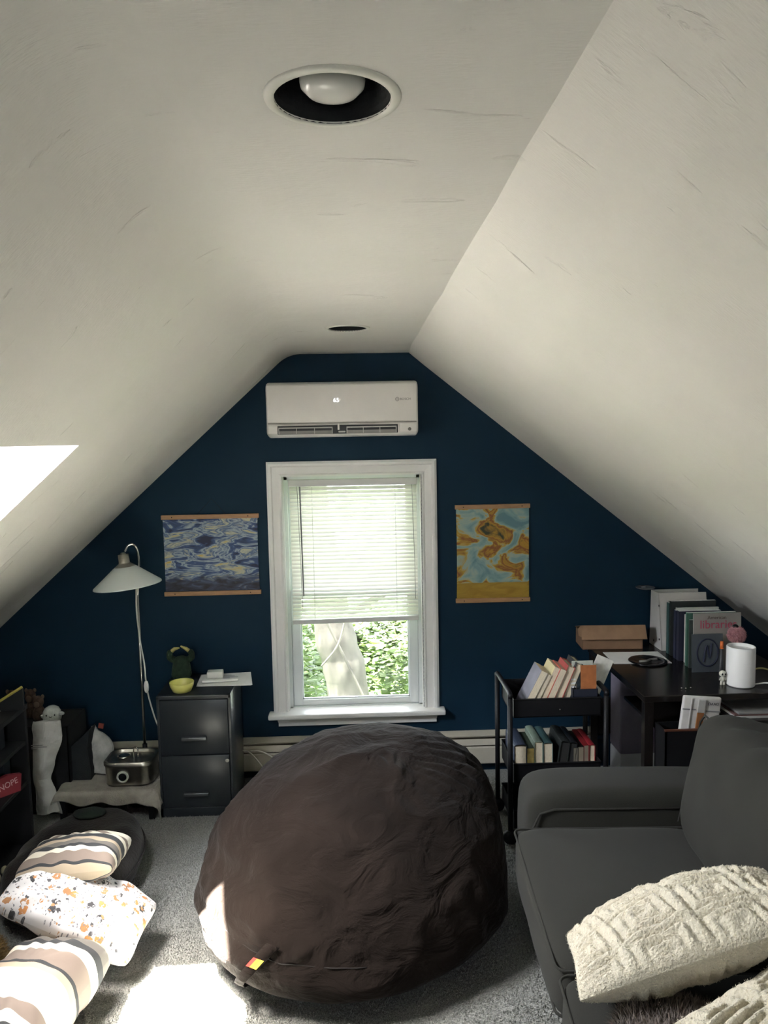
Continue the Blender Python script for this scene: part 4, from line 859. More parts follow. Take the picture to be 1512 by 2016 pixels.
# giant bean bag
def beanbag():
    suede = mat('chocolate_suede', (.0118, .0083, .0067), rough=.95, var=.35, vscale=3.5, bump=.12, bscale=160, spec=.06, sheen=.03, detail=6)
    n_ = suede.node_tree.nodes; L_ = suede.node_tree.links; old = [n for n in n_ if n.type == 'BUMP'][0]
    tc = n_.new('ShaderNodeTexCoord'); mp = n_.new('ShaderNodeMapping'); mp.inputs['Scale'].default_value = (1.6, 1.6, 3.2); mp.inputs['Rotation'].default_value = (.3, .5, .2); L_.new(tc.outputs['Object'], mp.inputs[0])
    wn = n_.new('ShaderNodeTexNoise'); wn.inputs['Scale'].default_value = 3.2; wn.inputs['Detail'].default_value = 5; wn.inputs['Distortion'].default_value = 1.4; L_.new(mp.outputs[0], wn.inputs['Vector'])
    b2 = n_.new('ShaderNodeBump'); b2.inputs['Strength'].default_value = .8; b2.inputs['Distance'].default_value = .035; L_.new(wn.outputs['Fac'], b2.inputs['Height']); L_.new(b2.outputs[0], old.inputs['Normal'])
    CX, CY, RXX, RYY, H, sx, sy, e1, e2, zw, q, rot = -0.012, 2.94, 0.665, 0.592, 0.63, 0.095, 0.394, 0.915, 0.906, 0.259, 1.007, 0.831
    def S(th, ph, off=0.0):
        s_ = sin(ph); c = cos(ph)
        if s_ > 0: z = zw * H + (1 - zw) * H * s_ ** e1; r = max(c, 0) ** e2
        else: z = zw * H + zw * H * s_; r = max(c, 0) ** .55
        ct = math.copysign(abs(cos(th)) ** q, cos(th)); st = math.copysign(abs(sin(th)) ** q, sin(th))
        lx, ly = RXX * r * ct, RYY * r * st
        x = lx * cos(rot) - ly * sin(rot) + sx * (z - zw * H); y = lx * sin(rot) + ly * cos(rot) + sy * (z - zw * H)
        p = V((x, y, z)); d = V((x, y, (z - .3) * .9)).normalized()
        w_ = .016 * nz(p, 2.2, 1) + .010 * nz(p, 5, 2)
        # sagging folds: ridged noise stretched along the drape
        f1 = 1 - abs(nz((p.x * 1.2 + p.z * .5, p.y * 1.2, p.z * 3.2 - p.x * 1.1), 1.6, 5)) * 2.2; w_ += .016 * max(0, f1) ** 3
        f2 = 1 - abs(nz((p.x * 2.4 - p.z * 1.2, p.y * 2.0, p.z * 5.0 + p.x * 2.2), 1.7, 11)) * 2.6; w_ += .0075 * max(0, f2) ** 3
        f3 = 1 - abs(nz((p.x * 6 + p.z * 2.5, p.y * 5, p.z * 2.0), 1.5, 17)) * 2.8; w_ += .0045 * max(0, f3) ** 3 * (0.4 + 0.6 * max(0, nz(p, 2.0, 21) * 2))
        # vertical gathers low on the right front and under the top seam
        az = math.atan2(y, x)
        g = math.exp(-((az + .75) / .40) ** 2) * math.exp(-((z - .22) / .13) ** 2); w_ += .0055 * g * sin(az * 34 + z * 22)
        g = math.exp(-((az + 2.1) / .9) ** 2) * math.exp(-((z - .34) / .05) ** 2); w_ -= .020 * g
        g = math.exp(-((az - .2) / .55) ** 2) * math.exp(-((z - .55) / .12) ** 2); w_ += .008 * g * sin(az * 40)
        # seam panel top-left
        sm = math.exp(-((z - .225 + .03 * (az + 2.6)) / .008) ** 2) * (1 if -3.1 < az < -1.55 else 0); w_ -= .007 * sm
        g = (1 if -3.1 < az < -1.6 else 0) * math.exp(-((z - .265 + .03 * (az + 2.6)) / .035) ** 2); w_ += .006 * g * abs(sin(az * 24))
        if s_ < 0: w_ *= max(0, 1 + s_ * 1.2)
        p += d * (w_ + off)
        lim = .575 - CX
        if p.x > lim - .08: p.x = lim - .08 + .08 * (1 - math.exp(-(p.x - lim + .08) / .08))
        p.z = max(p.z, .002); return p
    n, m = 220, 120; vs = []; fs = []
    for j in range(m + 1):
        ph = -pi / 2 + pi * j / m
        for k in range(n): vs.append(S(2 * pi * k / n, ph))
    for j in range(m):
        for k in range(n): fs.append((j * n + k, j * n + (k + 1) % n, (j + 1) * n + (k + 1) % n, (j + 1) * n + k))
    t = thing('bean_bag', 'huge round chocolate brown suede bean bag in the middle of the carpet', 'bean bag', (CX, CY, 0))
    obj_from('cover', vs, fs, suede, t, smooth=True)
    def at_az(az, z):                 # surface point at azimuth and height
        best = None
        for k in range(0, 240):
            th = 2 * pi * k / 240
            s_ = (z / H - zw) / (1 - zw) if z > zw * H else (z - zw * H) / (zw * H)
            ph = math.asin(max(-1, min(1, (abs(s_) ** (1 / e1) if s_ > 0 else s_)))); p = S(th, ph, .002); a = math.atan2(p.y, p.x); d = abs((a - az + pi) % (2 * pi) - pi)
            if best is None or d < best[0]: best = (d, p)
        return best[1]
    sp = [at_az(-3.05 + 1.5 * k / 24, .225 - .03 * (-3.05 + 1.5 * k / 24 + 2.6)) for k in range(25)]
    MB().tube(sp, .0018, 6).build('seam', mat('seam_dark', (.010, .007, .006), rough=.9), t, smooth=True)
    # carrying strap with a little striped tag
    az0 = math.atan2(2.36 - CY, -.345 - CX); pts = [at_az(az0 + .05 - .24 * k / 6, .250 - .034 * k) for k in range(7)]
    st = MB(); vs = []; k = 0
    tang = V((-sin(az0), cos(az0), 0))
    for i, p in enumerate(pts):
        wd = .026 - .002 * i; o_ = V((cos(az0), sin(az0), .2)) * (.006 + .018 * sin(pi * i / 6)); vs += [p + o_ - tang * wd, p + o_ + tang * wd]
    sp_ = obj_from('strap', vs, [(2 * i, 2 * i + 1, 2 * i + 3, 2 * i + 2) for i in range(6)], suede, t, smooth=True); md = sp_.modifiers.new('thick', 'SOLIDIFY'); md.thickness = .004
    c0 = pts[1] + V((cos(az0), sin(az0), .2)) * .034; dn = (pts[2] - pts[0]).normalized()
    for i, c in enumerate(((.55, .03, .02), (.65, .20, .02), (.72, .55, .03))):
        a = c0 + tang * (-.021 + .014 * i); MB().add([a, a + tang * .014, a + tang * .014 + dn * .036, a + dn * .036], [(0, 1, 2, 3)]).build('tag_band', mat('tag_%d' % i, c, rough=.6), sp_)
beanbag()

# ================================================================== SOFA
def cushion(hx, hy, hz, n=16, k=9.0, puff=.012, seed=0.0, wr=.004):
    vs = []; fs = []; idx = {}
    def add(p):
        key = tuple(round(c, 5) for c in p)
        if key not in idx:
            x, y, z = p; q = (abs(x) ** k + abs(y) ** k + abs(z) ** k) ** (1 / k); x, y, z = x / q, y / q, z / q
            P = V((x * hx, y * hy, z * hz)); P.z += math.copysign(puff, z) * (1 - x * x) * (1 - y * y) * abs(z); P.x += math.copysign(puff * .6, x) * (1 - z * z) * (1 - y * y) * abs(x); P.y += math.copysign(puff * .6, y) * (1 - z * z) * (1 - x * x) * abs(y)
            P += V((nz(P, 8, seed), nz(P, 8, seed + 3), nz(P, 8, seed + 6))) * wr
            idx[key] = len(vs); vs.append(P)
        return idx[key]
    g = [-cos(pi * i / n) * .35 + (2 * i / n - 1) * .65 for i in range(n + 1)]
    for ax in range(3):
        for sd in (-1, 1):
            for i in range(n):
                for j in range(n):
                    q = []
                    for a, b in ((g[i], g[j]), (g[i + 1], g[j]), (g[i + 1], g[j + 1]), (g[i], g[j + 1])):
                        p = [0, 0, 0]; p[ax] = sd; p[(ax + 1) % 3] = a; p[(ax + 2) % 3] = b; q.append(add(tuple(p)))
                    fs.append(tuple(q) if sd > 0 else tuple(q[::-1]))
    return vs, fs
def rrect(hx, hy, r, z, n=6):
    return [(sx * (hx - r) + r * cos(a), sy * (hy - r) + r * sin(a), z) for sx, sy, a0 in ((1, 1, 0), (-1, 1, pi / 2), (-1, -1, pi), (1, -1, 1.5 * pi)) for a in [a0 + pi / 2 * k / n for k in range(n + 1)]]
def sofa():
    fab = mat('charcoal_weave', (.0215, .0207, .0170), rough=.95, var=.12, vscale=500, bump=.35, bscale=700, sheen=.04, spec=.2)
    t = thing('sofa', 'charcoal grey fabric sofa along the right side', 'sofa', (.625, 2.965, 0), rotz=rad(-3))
    L_ = 2.1
    MB().box((.02, -L_, .05), (.88, -.01, .30), .02, 3).build('base', fab, t, angle=40)
    for y0, y1 in ((-.265, 0), (-L_, -L_ + .265)):
        vs, fs = cushion(.42, .1325, .275, 18, 8, .010, 3.0, .003); M = T(.41, (y0 + y1) / 2, .295)
        a = MB().add(vs, fs, M).build('armrest', fab, t, smooth=True)
        inner = 1 if y0 == -L_ else -1
        MB().tube([(M @ V((x * .965, inner * .1325, z * .93))) for x, y, z in [(-.40, 0, -.26), (-.41, 0, .16), (-.385, 0, .215), (-.33, 0, .232), (.40, 0, .232)]], .0045, 6).build('piping', fab, a, smooth=True)
    MB().box((.74, -L_ + .1, .1), (.92, -.02, .76), .04, 4).build('back_frame', fab, t, angle=40)
    for k, (y0, y1) in enumerate(((-1.045, -.272), (-1.82, -1.05))):
        hx, hy, hz = .33, (y1 - y0) / 2, .085; vs, fs = cushion(hx, hy, hz, 20, 10, .018, 1.0 + k, .003); M = T(.265, (y0 + y1) / 2, .372)
        c = MB().add(vs, fs, M).build('seat_cushion', fab, t, smooth=True)
        for zz in (.072, -.060): MB().tube([M @ V(p) for p in rrect(hx * .985, hy * .985, .03, zz)], .0042, 6, closed=True).build('piping', fab, c, smooth=True)
        hx2, hz2 = .115, .235
        vs, fs = cushion(hx2, hy - .01, hz2, 20, 6, .025, 4.0 + k, .006); M = T(.665, (y0 + y1) / 2 + .01, .655) @ RY(rad(11))
        vs2 = []
        for v in vs:
            if v.z > .12: v = v + V((0, 0, .010 * sin(v.y * 38 + v.x * 25) * (v.z - .12) / .1)) 
            vs2.append(v)
        c = MB().add(vs2, fs, M).build('back_cushion', fab, t, smooth=True)
        MB().tube([M @ V((-hx2 * .80, y, z)) for y, z in [(-hy * .93, -.20), (-hy * .95, .18), (-hy * .90, .212), (hy * .86, .212), (hy * .92, .18), (hy * .92, -.20)]], .0042, 6).build('piping', fab, c, smooth=True)
    for x in (.08, .84):
        for y in (-.08, -L_ + .08): MB().lathe([(0, 0), (.022, 0), (.028, .055), (0, .055)], 16, T(x, y, 0)).build('foot', BLACK, t)
sofa()
def sofa_pillows():
    pl = mat('cream_fleece', (.58, .52, .40), rough=1, var=.07, vscale=40, bump=.9, bscale=150, sheen=.2)
    def relief(u, v):
        n_ = 3.2; a, b = (u * n_ + v * n_ * .15) % 2 - 1, (v * n_ - u * n_ * .1) % 2 - 1; d = max(abs(a), abs(b))
        f = lambda c, w_: math.exp(-((d - c) / w_) ** 2)
        return -.016 * f(.80, .09) - .013 * f(.46, .09) - .012 * f(.10, .12) + .004 * nz((u, v, 0), 14, 1)
    def fluff(o, n, seed, w_, h, t):
        me = o.data; ps = me.polygons; rnd = random.Random(seed); vs = []; fs = []
        for _ in range(n):
            p = ps[rnd.randrange(len(ps))]; c = p.center + V((rnd.uniform(-1, 1), rnd.uniform(-1, 1), 0)) * .003; nn = (p.normal + V((rnd.uniform(-.7, .7), rnd.uniform(-.7, .7), rnd.uniform(-.4, .4)))).normalized()
            s_ = nn.cross(V((rnd.random(), rnd.random(), rnd.random() + .1))).normalized() * .0012; k = len(vs); vs += [c - s_, c + s_, c + nn * rnd.uniform(.002, .0045)]; fs.append((k, k + 1, k + 2))
        q = obj_from('fleece_pile', vs, fs, pl, o); q['kind'] = 'stuff'
    o = pillow_mesh('throw_pillow', .60, .41, .21, 150, pl, seed=3.0, wr=.010, relief=relief, ear=.06, pw=.5, rnd_c=.04)
    o.matrix_world = orient((.80, 1.83, .62), (.9, -.08, .35), (-.35, .30, .9)); tag(o, 'cream fleece pillow with embossed squares lying on the sofa seat', 'pillow', 'cream pillows on the sofa'); fluff(o, 16000, 4, .64, .46, .2)
    o = pillow_mesh('throw_pillow', .56, .46, .20, 130, pl, seed=8.0, wr=.010, relief=relief, ear=.06, pw=.5, rnd_c=.04)
    o.matrix_world = orient((.93, 1.42, .585), (.90, .40, .10), (-.25, -.25, .95)); tag(o, 'cream fleece pillow cut off by the bottom right corner', 'pillow', 'cream pillows on the sofa'); fluff(o, 12000, 5, .56, .46, .2)
    fur = mat('taupe_fur', (.19, .155, .135), rough=1, var=.3, vscale=30)
    t = thing('fur_throw', 'taupe fur throw peeping out under the cream pillows', 'throw', (.70, 1.62, .475))
    MB().ball((0, 0, .035), (.13, .10, .035), 18, 10).build('pelt', fur, t, smooth=True); fuzz('fur_pile', ell((0, 0, .035), (.13, .10, .035)), 7000, .03, fur, t, 9)
sofa_pillows()

# ================================================================== BOOK CART
def cart():
    t = thing('rolling_cart', 'black metal rolling book cart between bean bag and desk', 'cart', (.90, 3.55, 0))
    X, Y_ = .222, .16
    for sx in (-1, 1):
        for sy in (-1, 1):
            x = sx * X; y = sy * Y_
            MB().tube([(x, y, .06), (x, y, .705)], .012, 10).build('post', BLACK, t, smooth=True)
            w_ = MB().lathe([(0, -.012), (.030, -.012), (.034, -.008), (.034, .008), (.030, .012), (0, .012)], 20, T(x, y, .035) @ RX(pi / 2)).build('wheel', BLACK, t, smooth=True)
        MB().tube(smoothpath([(sx * X, -Y_, .700), (sx * X, -Y_ + .02, .716), (sx * X, Y_ - .02, .716), (sx * X, Y_, .700)], 5), .012, 10).build('handle', BLACK, t, smooth=True)
    for z0, z1 in ((.598, .683), (.285, .377), (.07, .15)):
        mb = MB(); a, b = X - .020, Y_ - .012; th = .004
        mb.box((-a, -b, z0), (a, b, z0 + th)); mb.box((-a, -b, z0), (a, -b + th, z1), .001); mb.box((-a, b - th, z0), (a, b, z1), .001); mb.box((-a, -b, z0), (-a + th, b, z1), .001); mb.box((a - th, -b, z0), (a, b, z1), .001)
        tr = mb.build('tray', BLACK, t)
        MB().tube([(x, y, z1) for x, y in ((-a, -b), (a, -b), (a, b), (-a, b))], .0045, 6, closed=True).build('rim', BLACK, tr)
    MB().ball((.01, -Y_ + .0105, .632), .004, 8, 6).build('screw', CHROME, t)
cart()
def book(label, th, dep, ht, col, loc, rot, group, hard=False, pages=None, rough=.55, round_spine=False, name='book'):
    """th along x, spine at local +y (fore-edge -y), standing on z=0"""
    t = thing(name, label, 'book', loc, rot=rot, group=group); m = mat('cover_%03d_%03d_%03d_%d' % (col[0] * 999, col[1] * 999, col[2] * 999, rough * 100), col, rough=rough, var=.15, vscale=14)
    c = .0025 if hard else .0012; ov = .004 if hard else 0.0
    mb = MB(); mb.box((-th / 2, -dep / 2, 0), (-th / 2 + c, dep / 2, ht)); mb.box((th / 2 - c, -dep / 2, 0), (th / 2, dep / 2, ht))
    if round_spine:
        pr = [(-th / 2 + th * (1 - cos(pi * k / 8)) / 2, dep / 2 + .18 * th * sin(pi * k / 8)) for k in range(9)]; pr += [(x, y - c) for x, y in pr[::-1]]; mb.prism(pr, ht)
    else: mb.box((-th / 2, dep / 2 - c, 0), (th / 2, dep / 2, ht))
    mb.build('cover', m, t)
    MB().box((-th / 2 + c, -dep / 2 + ov, ov), (th / 2 - c, dep / 2 - c, ht - ov)).build('pages', pages or PAGES, t); return t
def cart_books():
    zt = .6025; g = 'paperbacks leaning in the cart top tray'
    data = [(.033, .21, (.14, .135, .17), 'leftmost paperback with a grey-lilac cover in the cart top tray'), (.022, .195, (.45, .40, .25), 'second paperback from the left in the cart top tray'), (.027, .225, (.50, .44, .25), 'third paperback with a cream-yellow cover in the cart top tray'),
            (.030, .215, (.40, .07, .05), 'fourth paperback with a thin red edge in the cart top tray'), (.036, .225, (.34, .06, .05), 'fifth book with a red cover in the cart top tray'), (.034, .235, (.02, .022, .024), 'rightmost leaning book with a black cover in the cart top tray')]
    x = .737
    for i, (th, ht, c, lab) in enumerate(data):
        a = rad(27 - i * 1.0); wx = th / cos(a)
        book(lab, th, .145, ht, c, (x + wx / 2, 3.515 + .004 * (i % 3), zt + .5 * th * sin(a)), (0, a, 0), g, hard=(i in (4, 5))); x += wx + .0025
    # organiser with cards on the right of the tray
    t = thing('card_box', 'small navy organiser box at the right end of the cart top tray', 'box', (1.035, 3.475, zt))
    mb = MB(); nv = mat('navy_card', (.010, .013, .026), rough=.6); mb.box((-.058, -.055, 0), (.058, .055, .003)); mb.box((-.058, -.055, 0), (.058, -.052, .115)); mb.box((-.058, .052, 0), (.058, .055, .115)); mb.box((-.058, -.055, 0), (-.055, .055, .115)); mb.box((.055, -.055, 0), (.058, .055, .115)); mb.build('body', nv, t)
    def card(name, lab, cat, x, y, z, w_, h, col, tilt, lean, extra=None):
        t = thing(name, lab, cat, (x, y, z), rot=(lean, tilt, 0)); MB().box((-w_ / 2, -.001, 0), (w_ / 2, .001, h), .0004).build('card', mat('card_' + name, col, rough=.7, var=.2, vscale=25), t)
        if extra: extra(t, w_, h)
    card('orange_card', 'rust orange card standing in the cart organiser box', 'card', 1.055, 3.435, zt + .006, .074, .215, (.34, .115, .035), 0, -.05)
    def stripes(t, w_, h): 
        MB().box((-w_ * .28, -.0022, .05), (w_ * .05, -.001, h * .80)).build('picture', mat('card_picture', (.10, .16, .20), rough=.6, var=.6, vscale=40), t); MB().box((-w_ * .48, -.0022, .05), (-w_ * .3, -.001, h * .84)).build('side_band', mat('card_band', (.42, .22, .10), rough=.7), t)
    card('grey_card', 'pale grey card with a picture standing behind the orange card', 'card', 1.035, 3.465, zt + .006, .100, .228, (.42, .44, .39), 0, -.04, stripes)
    card('white_envelope', 'white envelope tilted to the right behind the orange card', 'envelope', 1.062, 3.50, zt + .02, .085, .235, (.62, .60, .54), rad(24), -.05)
    def zebra(t, w_, h):
        for k in range(7): MB().box((-w_ / 2, -.0022, .07 + .018 * k), (w_ / 2, -.001, .078 + .018 * k)).build('white_stripe', PAPER, t)
    card('striped_booklet', 'narrow black booklet with white stripes left of the orange card', 'booklet', .996, 3.452, zt + .006, .024, .19, (.02, .018, .022), rad(-4), -.03, zebra)
    # lower tray: books lying on their fore-edges, spines up
    zl_ = .2895; g = 'books spine-up in the cart lower tray'
    low = [(.060, .150, (.020, .028, .050), 0, True, None, 'thick navy hardback at the left end of the cart lower tray'), (.034, .140, (.018, .026, .014), 0, False, mat('yellow_pages', (.42, .32, .10), rough=.8, var=.3, vscale=30), 'dark green paperback with yellow page edges in the cart lower tray'),
           (.040, .165, (.15, .19, .15), 0, True, None, 'silvery green hardback in the cart lower tray'), (.046, .158, (.030, .070, .072), 0, True, None, 'teal hardback in the cart lower tray'),
           (.044, .160, (.012, .015, .014), 9, True, mat('black_pages', (.02, .02, .02), rough=.6), 'tilted black book just right of the teal hardback'), (.036, .155, (.010, .012, .014), 8, True, mat('black_pages', (.02, .02, .02)), 'glossy black hardback with silver spine print in the cart lower tray'),
           (.022, .135, (.016, .016, .014), 0, False, mat('grey_pages', (.16, .14, .11), rough=.8), 'thin black paperback near the right end of the cart lower tray'), (.026, .138, (.012, .014, .012), 0, False, mat('tan_pages', (.22, .18, .13), rough=.8), 'slightly thicker black paperback left of the red books'),
           (.022, .145, (.20, .012, .015), 0, False, mat('tan_pages', (.22, .18, .13)), 'thin red paperback second from the right end of the cart lower tray'), (.030, .142, (.24, .012, .018), 0, True, None, 'bright red hardback at the right end of the cart lower tray')]
    x = .708
    for i, (th, wd, c, tl, hard, pg, lab) in enumerate(low):
        if i == 4: x += .012
        a = rad(tl); wx = th * cos(a) + wd * .5 * sin(a)
        # local: thickness x, spine +y -> rotate about x so that +y points up
        t = book(lab, th, wd, .205, c, (x + th / 2 + (wd / 2) * sin(a) * .0, 3.437, zl_ + wd / 2 + .5 * th * abs(sin(a)) + .001), (rad(90), 0, 0), g, hard, pg, rough=.4 if i == 5 else .55, round_spine=(hard))
        t.matrix_world = T(x + th / 2, 3.655, zl_ + .002) @ RY(a) @ T(0, 0, wd / 2 + .5 * th * abs(math.tan(a))) @ RX(rad(90))
        x += th / cos(a) + .0012
cart_books()

# ================================================================== DESK
ZD = .735
def desk():
    wood = mat('espresso_desk', (.010, .008, .007), rough=.22, var=.25, vscale=10, aniso=(1, 6, 1))
    t = thing('desk', 'dark espresso writing desk under the right sloping ceiling', 'desk', (1.65, 3.68, 0))
    x0, x1, y0, y1 = -.405, .41, -.43, .40
    MB().box((x0, y0, ZD - .03), (x1, y1, ZD), .003).build('desk_top', wood, t)
    for x in (x0 + .005, x1 - .045):
        for y in (y0 + .005, y1 - .045): MB().box((x, y, 0), (x + .04, y + .04, ZD - .03), .002).build('leg', wood, t)
    MB().box((x0 + .05, y0 + .01, .585), (x1 - .05, y0 + .40, .60), .002).build('under_shelf', wood, t)
    MB().box((x0 + .05, y1 - .03, .25), (x1 - .05, y1 - .015, .45), .002).build('modesty_panel', wood, t)
desk()
def desk_things():
    kr = mat('kraft_card', (.25, .15, .085), rough=.85, var=.1, vscale=20); kd = mat('kraft_dark', (.20, .115, .065), rough=.85, var=.1)
    t = thing('cardboard_box', 'brown cardboard mailing box with lifted lid on the desk', 'box', (1.362, 4.085, ZD + .0005), rotz=rad(-4))
    mb = MB(); W, D, H = .160, .085, .085
    mb.box((-W, -D, 0), (W, D, .003)); mb.box((-W, -D, 0), (W, -D + .003, H)); mb.box((-W, D - .003, 0), (W, D, H)); mb.box((-W, -D, 0), (-W + .003, D, H)); mb.box((W - .003, -D, 0), (W, D, H)); mb.build('tray', kd, t)
    MB().add([(-W - .004, D, H), (W + .004, D, H), (W + .008, -D - .012, H + .048), (-W - .008, -D - .012, H + .048), (-W - .004, D, H + .003), (W + .004, D, H + .003), (W + .008, -D - .012, H + .051), (-W - .008, -D - .012, H + .051)], [(0, 3, 2, 1), (4, 5, 6, 7), (0, 1, 5, 4), (2, 3, 7, 6), (1, 2, 6, 5), (0, 4, 7, 3)]).build('lid', kr, t)
    MB().add([(-W - .008, -D - .012, H + .050), (W + .008, -D - .012, H + .050), (W + .014, -D - .030, H - .022), (-W - .012, -D - .030, H - .022), (-W - .008, -D - .0145, H + .050), (W + .008, -D - .0145, H + .050), (W + .014, -D - .0325, H - .022), (-W - .012, -D - .0325, H - .022)], [(0, 1, 2, 3), (4, 7, 6, 5), (3, 2, 6, 7), (0, 3, 7, 4), (1, 5, 6, 2)]).build('front_flap', kr, t)
    MB().prism([(0, 0), (.02, .012), (.024, .05), (.01, .066), (0, .06)], .003, T(-W - .006, -D - .02, H - .015) @ RZ(pi) @ RX(pi / 2)).build('side_tab', kr, t)
    o = MB().box((-.145, -.105, 0), (.145, .105, .0012)).build('paper_sheet', PAPER); o.location = (1.425, 3.835, ZD + .0006); o.rotation_euler = (0, 0, rad(-3)); tag(o, 'white sheet of paper lying on the desk under the black disc', 'paper')
    t = thing('black_disc', 'flat glossy black disc lying on the paper on the desk', 'disc', (1.455, 3.76, ZD + .0022))
    gl = mat('gloss_black', (.006, .006, .007), rough=.15, var=.1)
    MB().lathe([(0, 0), (.090, 0), (.096, .003), (.092, .007), (.070, .005), (.066, .003), (0, .003)], 44).build('body', gl, t, smooth=True)
    MB().tube(smoothpath([(-.05, -.02, .006), (-.01, -.012, .006), (.02, .012, .006), (.055, .018, .006)], 5), .006, 6).build('pale_mark', mat('mark_grey', (.18, .17, .16), rough=.5), t, smooth=True)
    # binder and row of books, covers facing the viewer, spines to the left
    wp = mat('binder_white', (.50, .48, .46), rough=.45, var=.05)
    t = thing('ring_binder', 'thick white ring binder at the back of the desk book row', 'binder', (1.735, 4.04, ZD + .0005))
    P = [(.075, 0), (-.095, 0), (-.040, .300), (.060, .300)]      # (y,z) wedge outline
    YZ = Matrix(((0, 0, 1, 0), (1, 0, 0, 0), (0, 1, 0, 0), (0, 0, 0, 1)))
    MB().prism(P, .006, T(-.135, 0, 0) @ YZ).build('spine', wp, t)
    MB().add([(-.135, -.095, 0), (.125, -.095, 0), (.125, -.040, .30), (-.135, -.040, .30), (-.135, -.091, 0), (.125, -.091, 0), (.125, -.036, .30), (-.135, -.036, .30)], [(0, 1, 2, 3), (4, 7, 6, 5), (3, 2, 6, 7), (1, 5, 6, 2)]).build('front_cover', wp, t)
    MB().box((-.129, -.02, .004), (.12, .045, .285)).build('pages', PAPER, t)
    MB().add([(-.135, .075, 0), (.125, .075, 0), (.125, .060, .30), (-.135, .060, .30), (-.135, .071, 0), (.125, .071, 0), (.125, .056, .30), (-.135, .056, .30)], [(0, 3, 2, 1), (4, 5, 6, 7), (3, 7, 6, 2), (1, 2, 6, 5)]).build('back_cover', wp, t)
    for y, z in ((-.055, .235), (-.065, .055), (.01, .03)): MB().lathe([(0, 0), (.006, 0), (.006, .001), (0, .001)], 12, T(-.1355, y, z) @ RY(-pi / 2)).build('rivet', BLACK, t)
    g = 'books and magazines standing on the desk'
    row = [(3.925, .012, .20, .275, (.50, .50, .46), 'slim pale booklet next to the white binder on the desk'), (3.900, .030, .20, .27, (.035, .085, .080), 'teal book behind the black hardback on the desk'), (3.868, .020, .235, .285, (.012, .016, .016), 'wide black hardback in the desk book row'),
           (3.838, .014, .22, .255, (.55, .54, .50), 'white booklet between black and navy books on the desk'), (3.810, .028, .21, .25, (.018, .022, .045), 'first navy book in the desk book row'), (3.772, .030, .215, .255, (.016, .018, .035), 'darker navy book in front of the first navy one'),
           (3.726, .024, .225, .245, (.52, .48, .45), 'white book with a red mark in the desk book row'), (3.672, .020, .245, .268, (.045, .12, .085), 'green book behind the magazines on the desk'), (3.640, .012, .215, .240, (.04, .05, .045), 'thin dark grey booklet behind the magazines')]
    for (y, th, wd, ht, c, lab) in row:
        x = 1.612 + wd / 2 + (.018 if c[0] > .4 else 0)
        book(lab, th, wd, ht, c, (x, y, ZD + .0005), (0, 0, rad(90)), g, pages=PAPER)
    # the two magazines in front
    t = thing('magazine', 'grey library magazine with a red title standing on the desk', 'magazine', (1.735, 3.592, ZD + .0005), rot=(rad(-3), 0, 0), group=g)
    MB().box((-.117, 0, 0), (.117, .008, .278)).build('cover', mat('mag_grey', (.24, .22, .20), rough=.45, var=.2, vscale=6), t)
    text('title', 'libraries', .058, mat('mag_red', (.36, .045, .085), rough=.5), t, T(.005, -.0005, .222) @ FACE_CAM, sx=.98); text('small_title', 'American', .024, mat('mag_dark', (.08, .05, .04), rough=.5), t, T(-.002, -.0005, .256) @ FACE_CAM)
    t = thing('magazine', 'slate blue magazine with a ring motif in front of the grey one', 'magazine', (1.672, 3.562, ZD + .0005), rot=(rad(-3), 0, 0), group=g)
    MB().box((-.075, 0, 0), (.075, .006, .185)).build('cover', mat('mag_slate', (.055, .065, .075), rough=.35, var=.15, vscale=8), t)
    nv = mat('ring_navy', (.008, .012, .035), rough=.4)
    MB().tube([(.0 + .052 * cos(a), -.0005, .095 + .066 * sin(a)) for a in [2 * pi * k / 36 for k in range(36)]], .0035, 6, closed=True).build('ring_motif', nv, t)
    MB().tube(smoothpath([(-.02, -.0005, .05), (-.005, -.0005, .13), (.01, -.0005, .07), (.02, -.0005, .14)], 6), .005, 6).build('figure_motif', nv, t)
    # white cylinder with pink pom-pom pen
    t = thing('white_canister', 'tall white cylindrical canister at the right end of the desk', 'canister', (1.733, 3.367, ZD + .0005))
    MB().lathe([(0, 0), (.058, 0), (.062, .004), (.062, .176), (.060, .180), (.056, .180), (.055, .165), (0, .163)], 44).build('body', mat('canister_white', (.76, .75, .73), rough=.45, var=.02), t, smooth=False, angle=40)
    pk = mat('pink_fluff', (.50, .26, .28), rough=1, var=.15, vscale=60)
    t = thing('pompom_pen', 'pink fluffy pom-pom pen standing behind the white canister', 'pen', (1.757, 3.47, ZD + .0005))
    MB().tube([(0, 0, 0), (.005, 0, .18)], .004, 8).build('barrel', BLACK, t); MB().ball((.006, 0, .205), .034, 18, 12).build('pompom', pk, t, smooth=True); fuzz('fluff', ell((.006, 0, .205), (.034, .034, .034)), 2600, .012, pk, t, 3)
    MB().ball((.0, .0, .245), (.014, .012, .010), 10, 8).build('cap', BLACK, t, smooth=True)
    t = thing('orange_marker', 'orange-capped marker beside the white canister', 'marker', (1.672, 3.435, ZD + .0005)); MB().tube([(0, 0, 0), (.004, 0, .15)], .006, 10).build('barrel', mat('marker_dark', (.05, .05, .055), rough=.4), t, smooth=True); MB().tube([(.004, 0, .15), (.005, 0, .185)], [.008, .007], 10).build('cap', mat('marker_orange', (.60, .14, .03), rough=.4), t, smooth=True)
    # little skeleton figurine
    t = thing('figurine', 'tiny white big-headed figurine left of the canister', 'figurine', (1.653, 3.372, ZD + .0005)); bw = mat('bone_white', (.60, .58, .50), rough=.5, var=.05)
    MB().tube([(0, 0, .016), (0, 0, .038)], [.009, .007], 10).build('body', bw, t, smooth=True)
    h = MB().ball((0, 0, .052), (.016, .014, .015), 14, 10).build('head', bw, t, smooth=True)
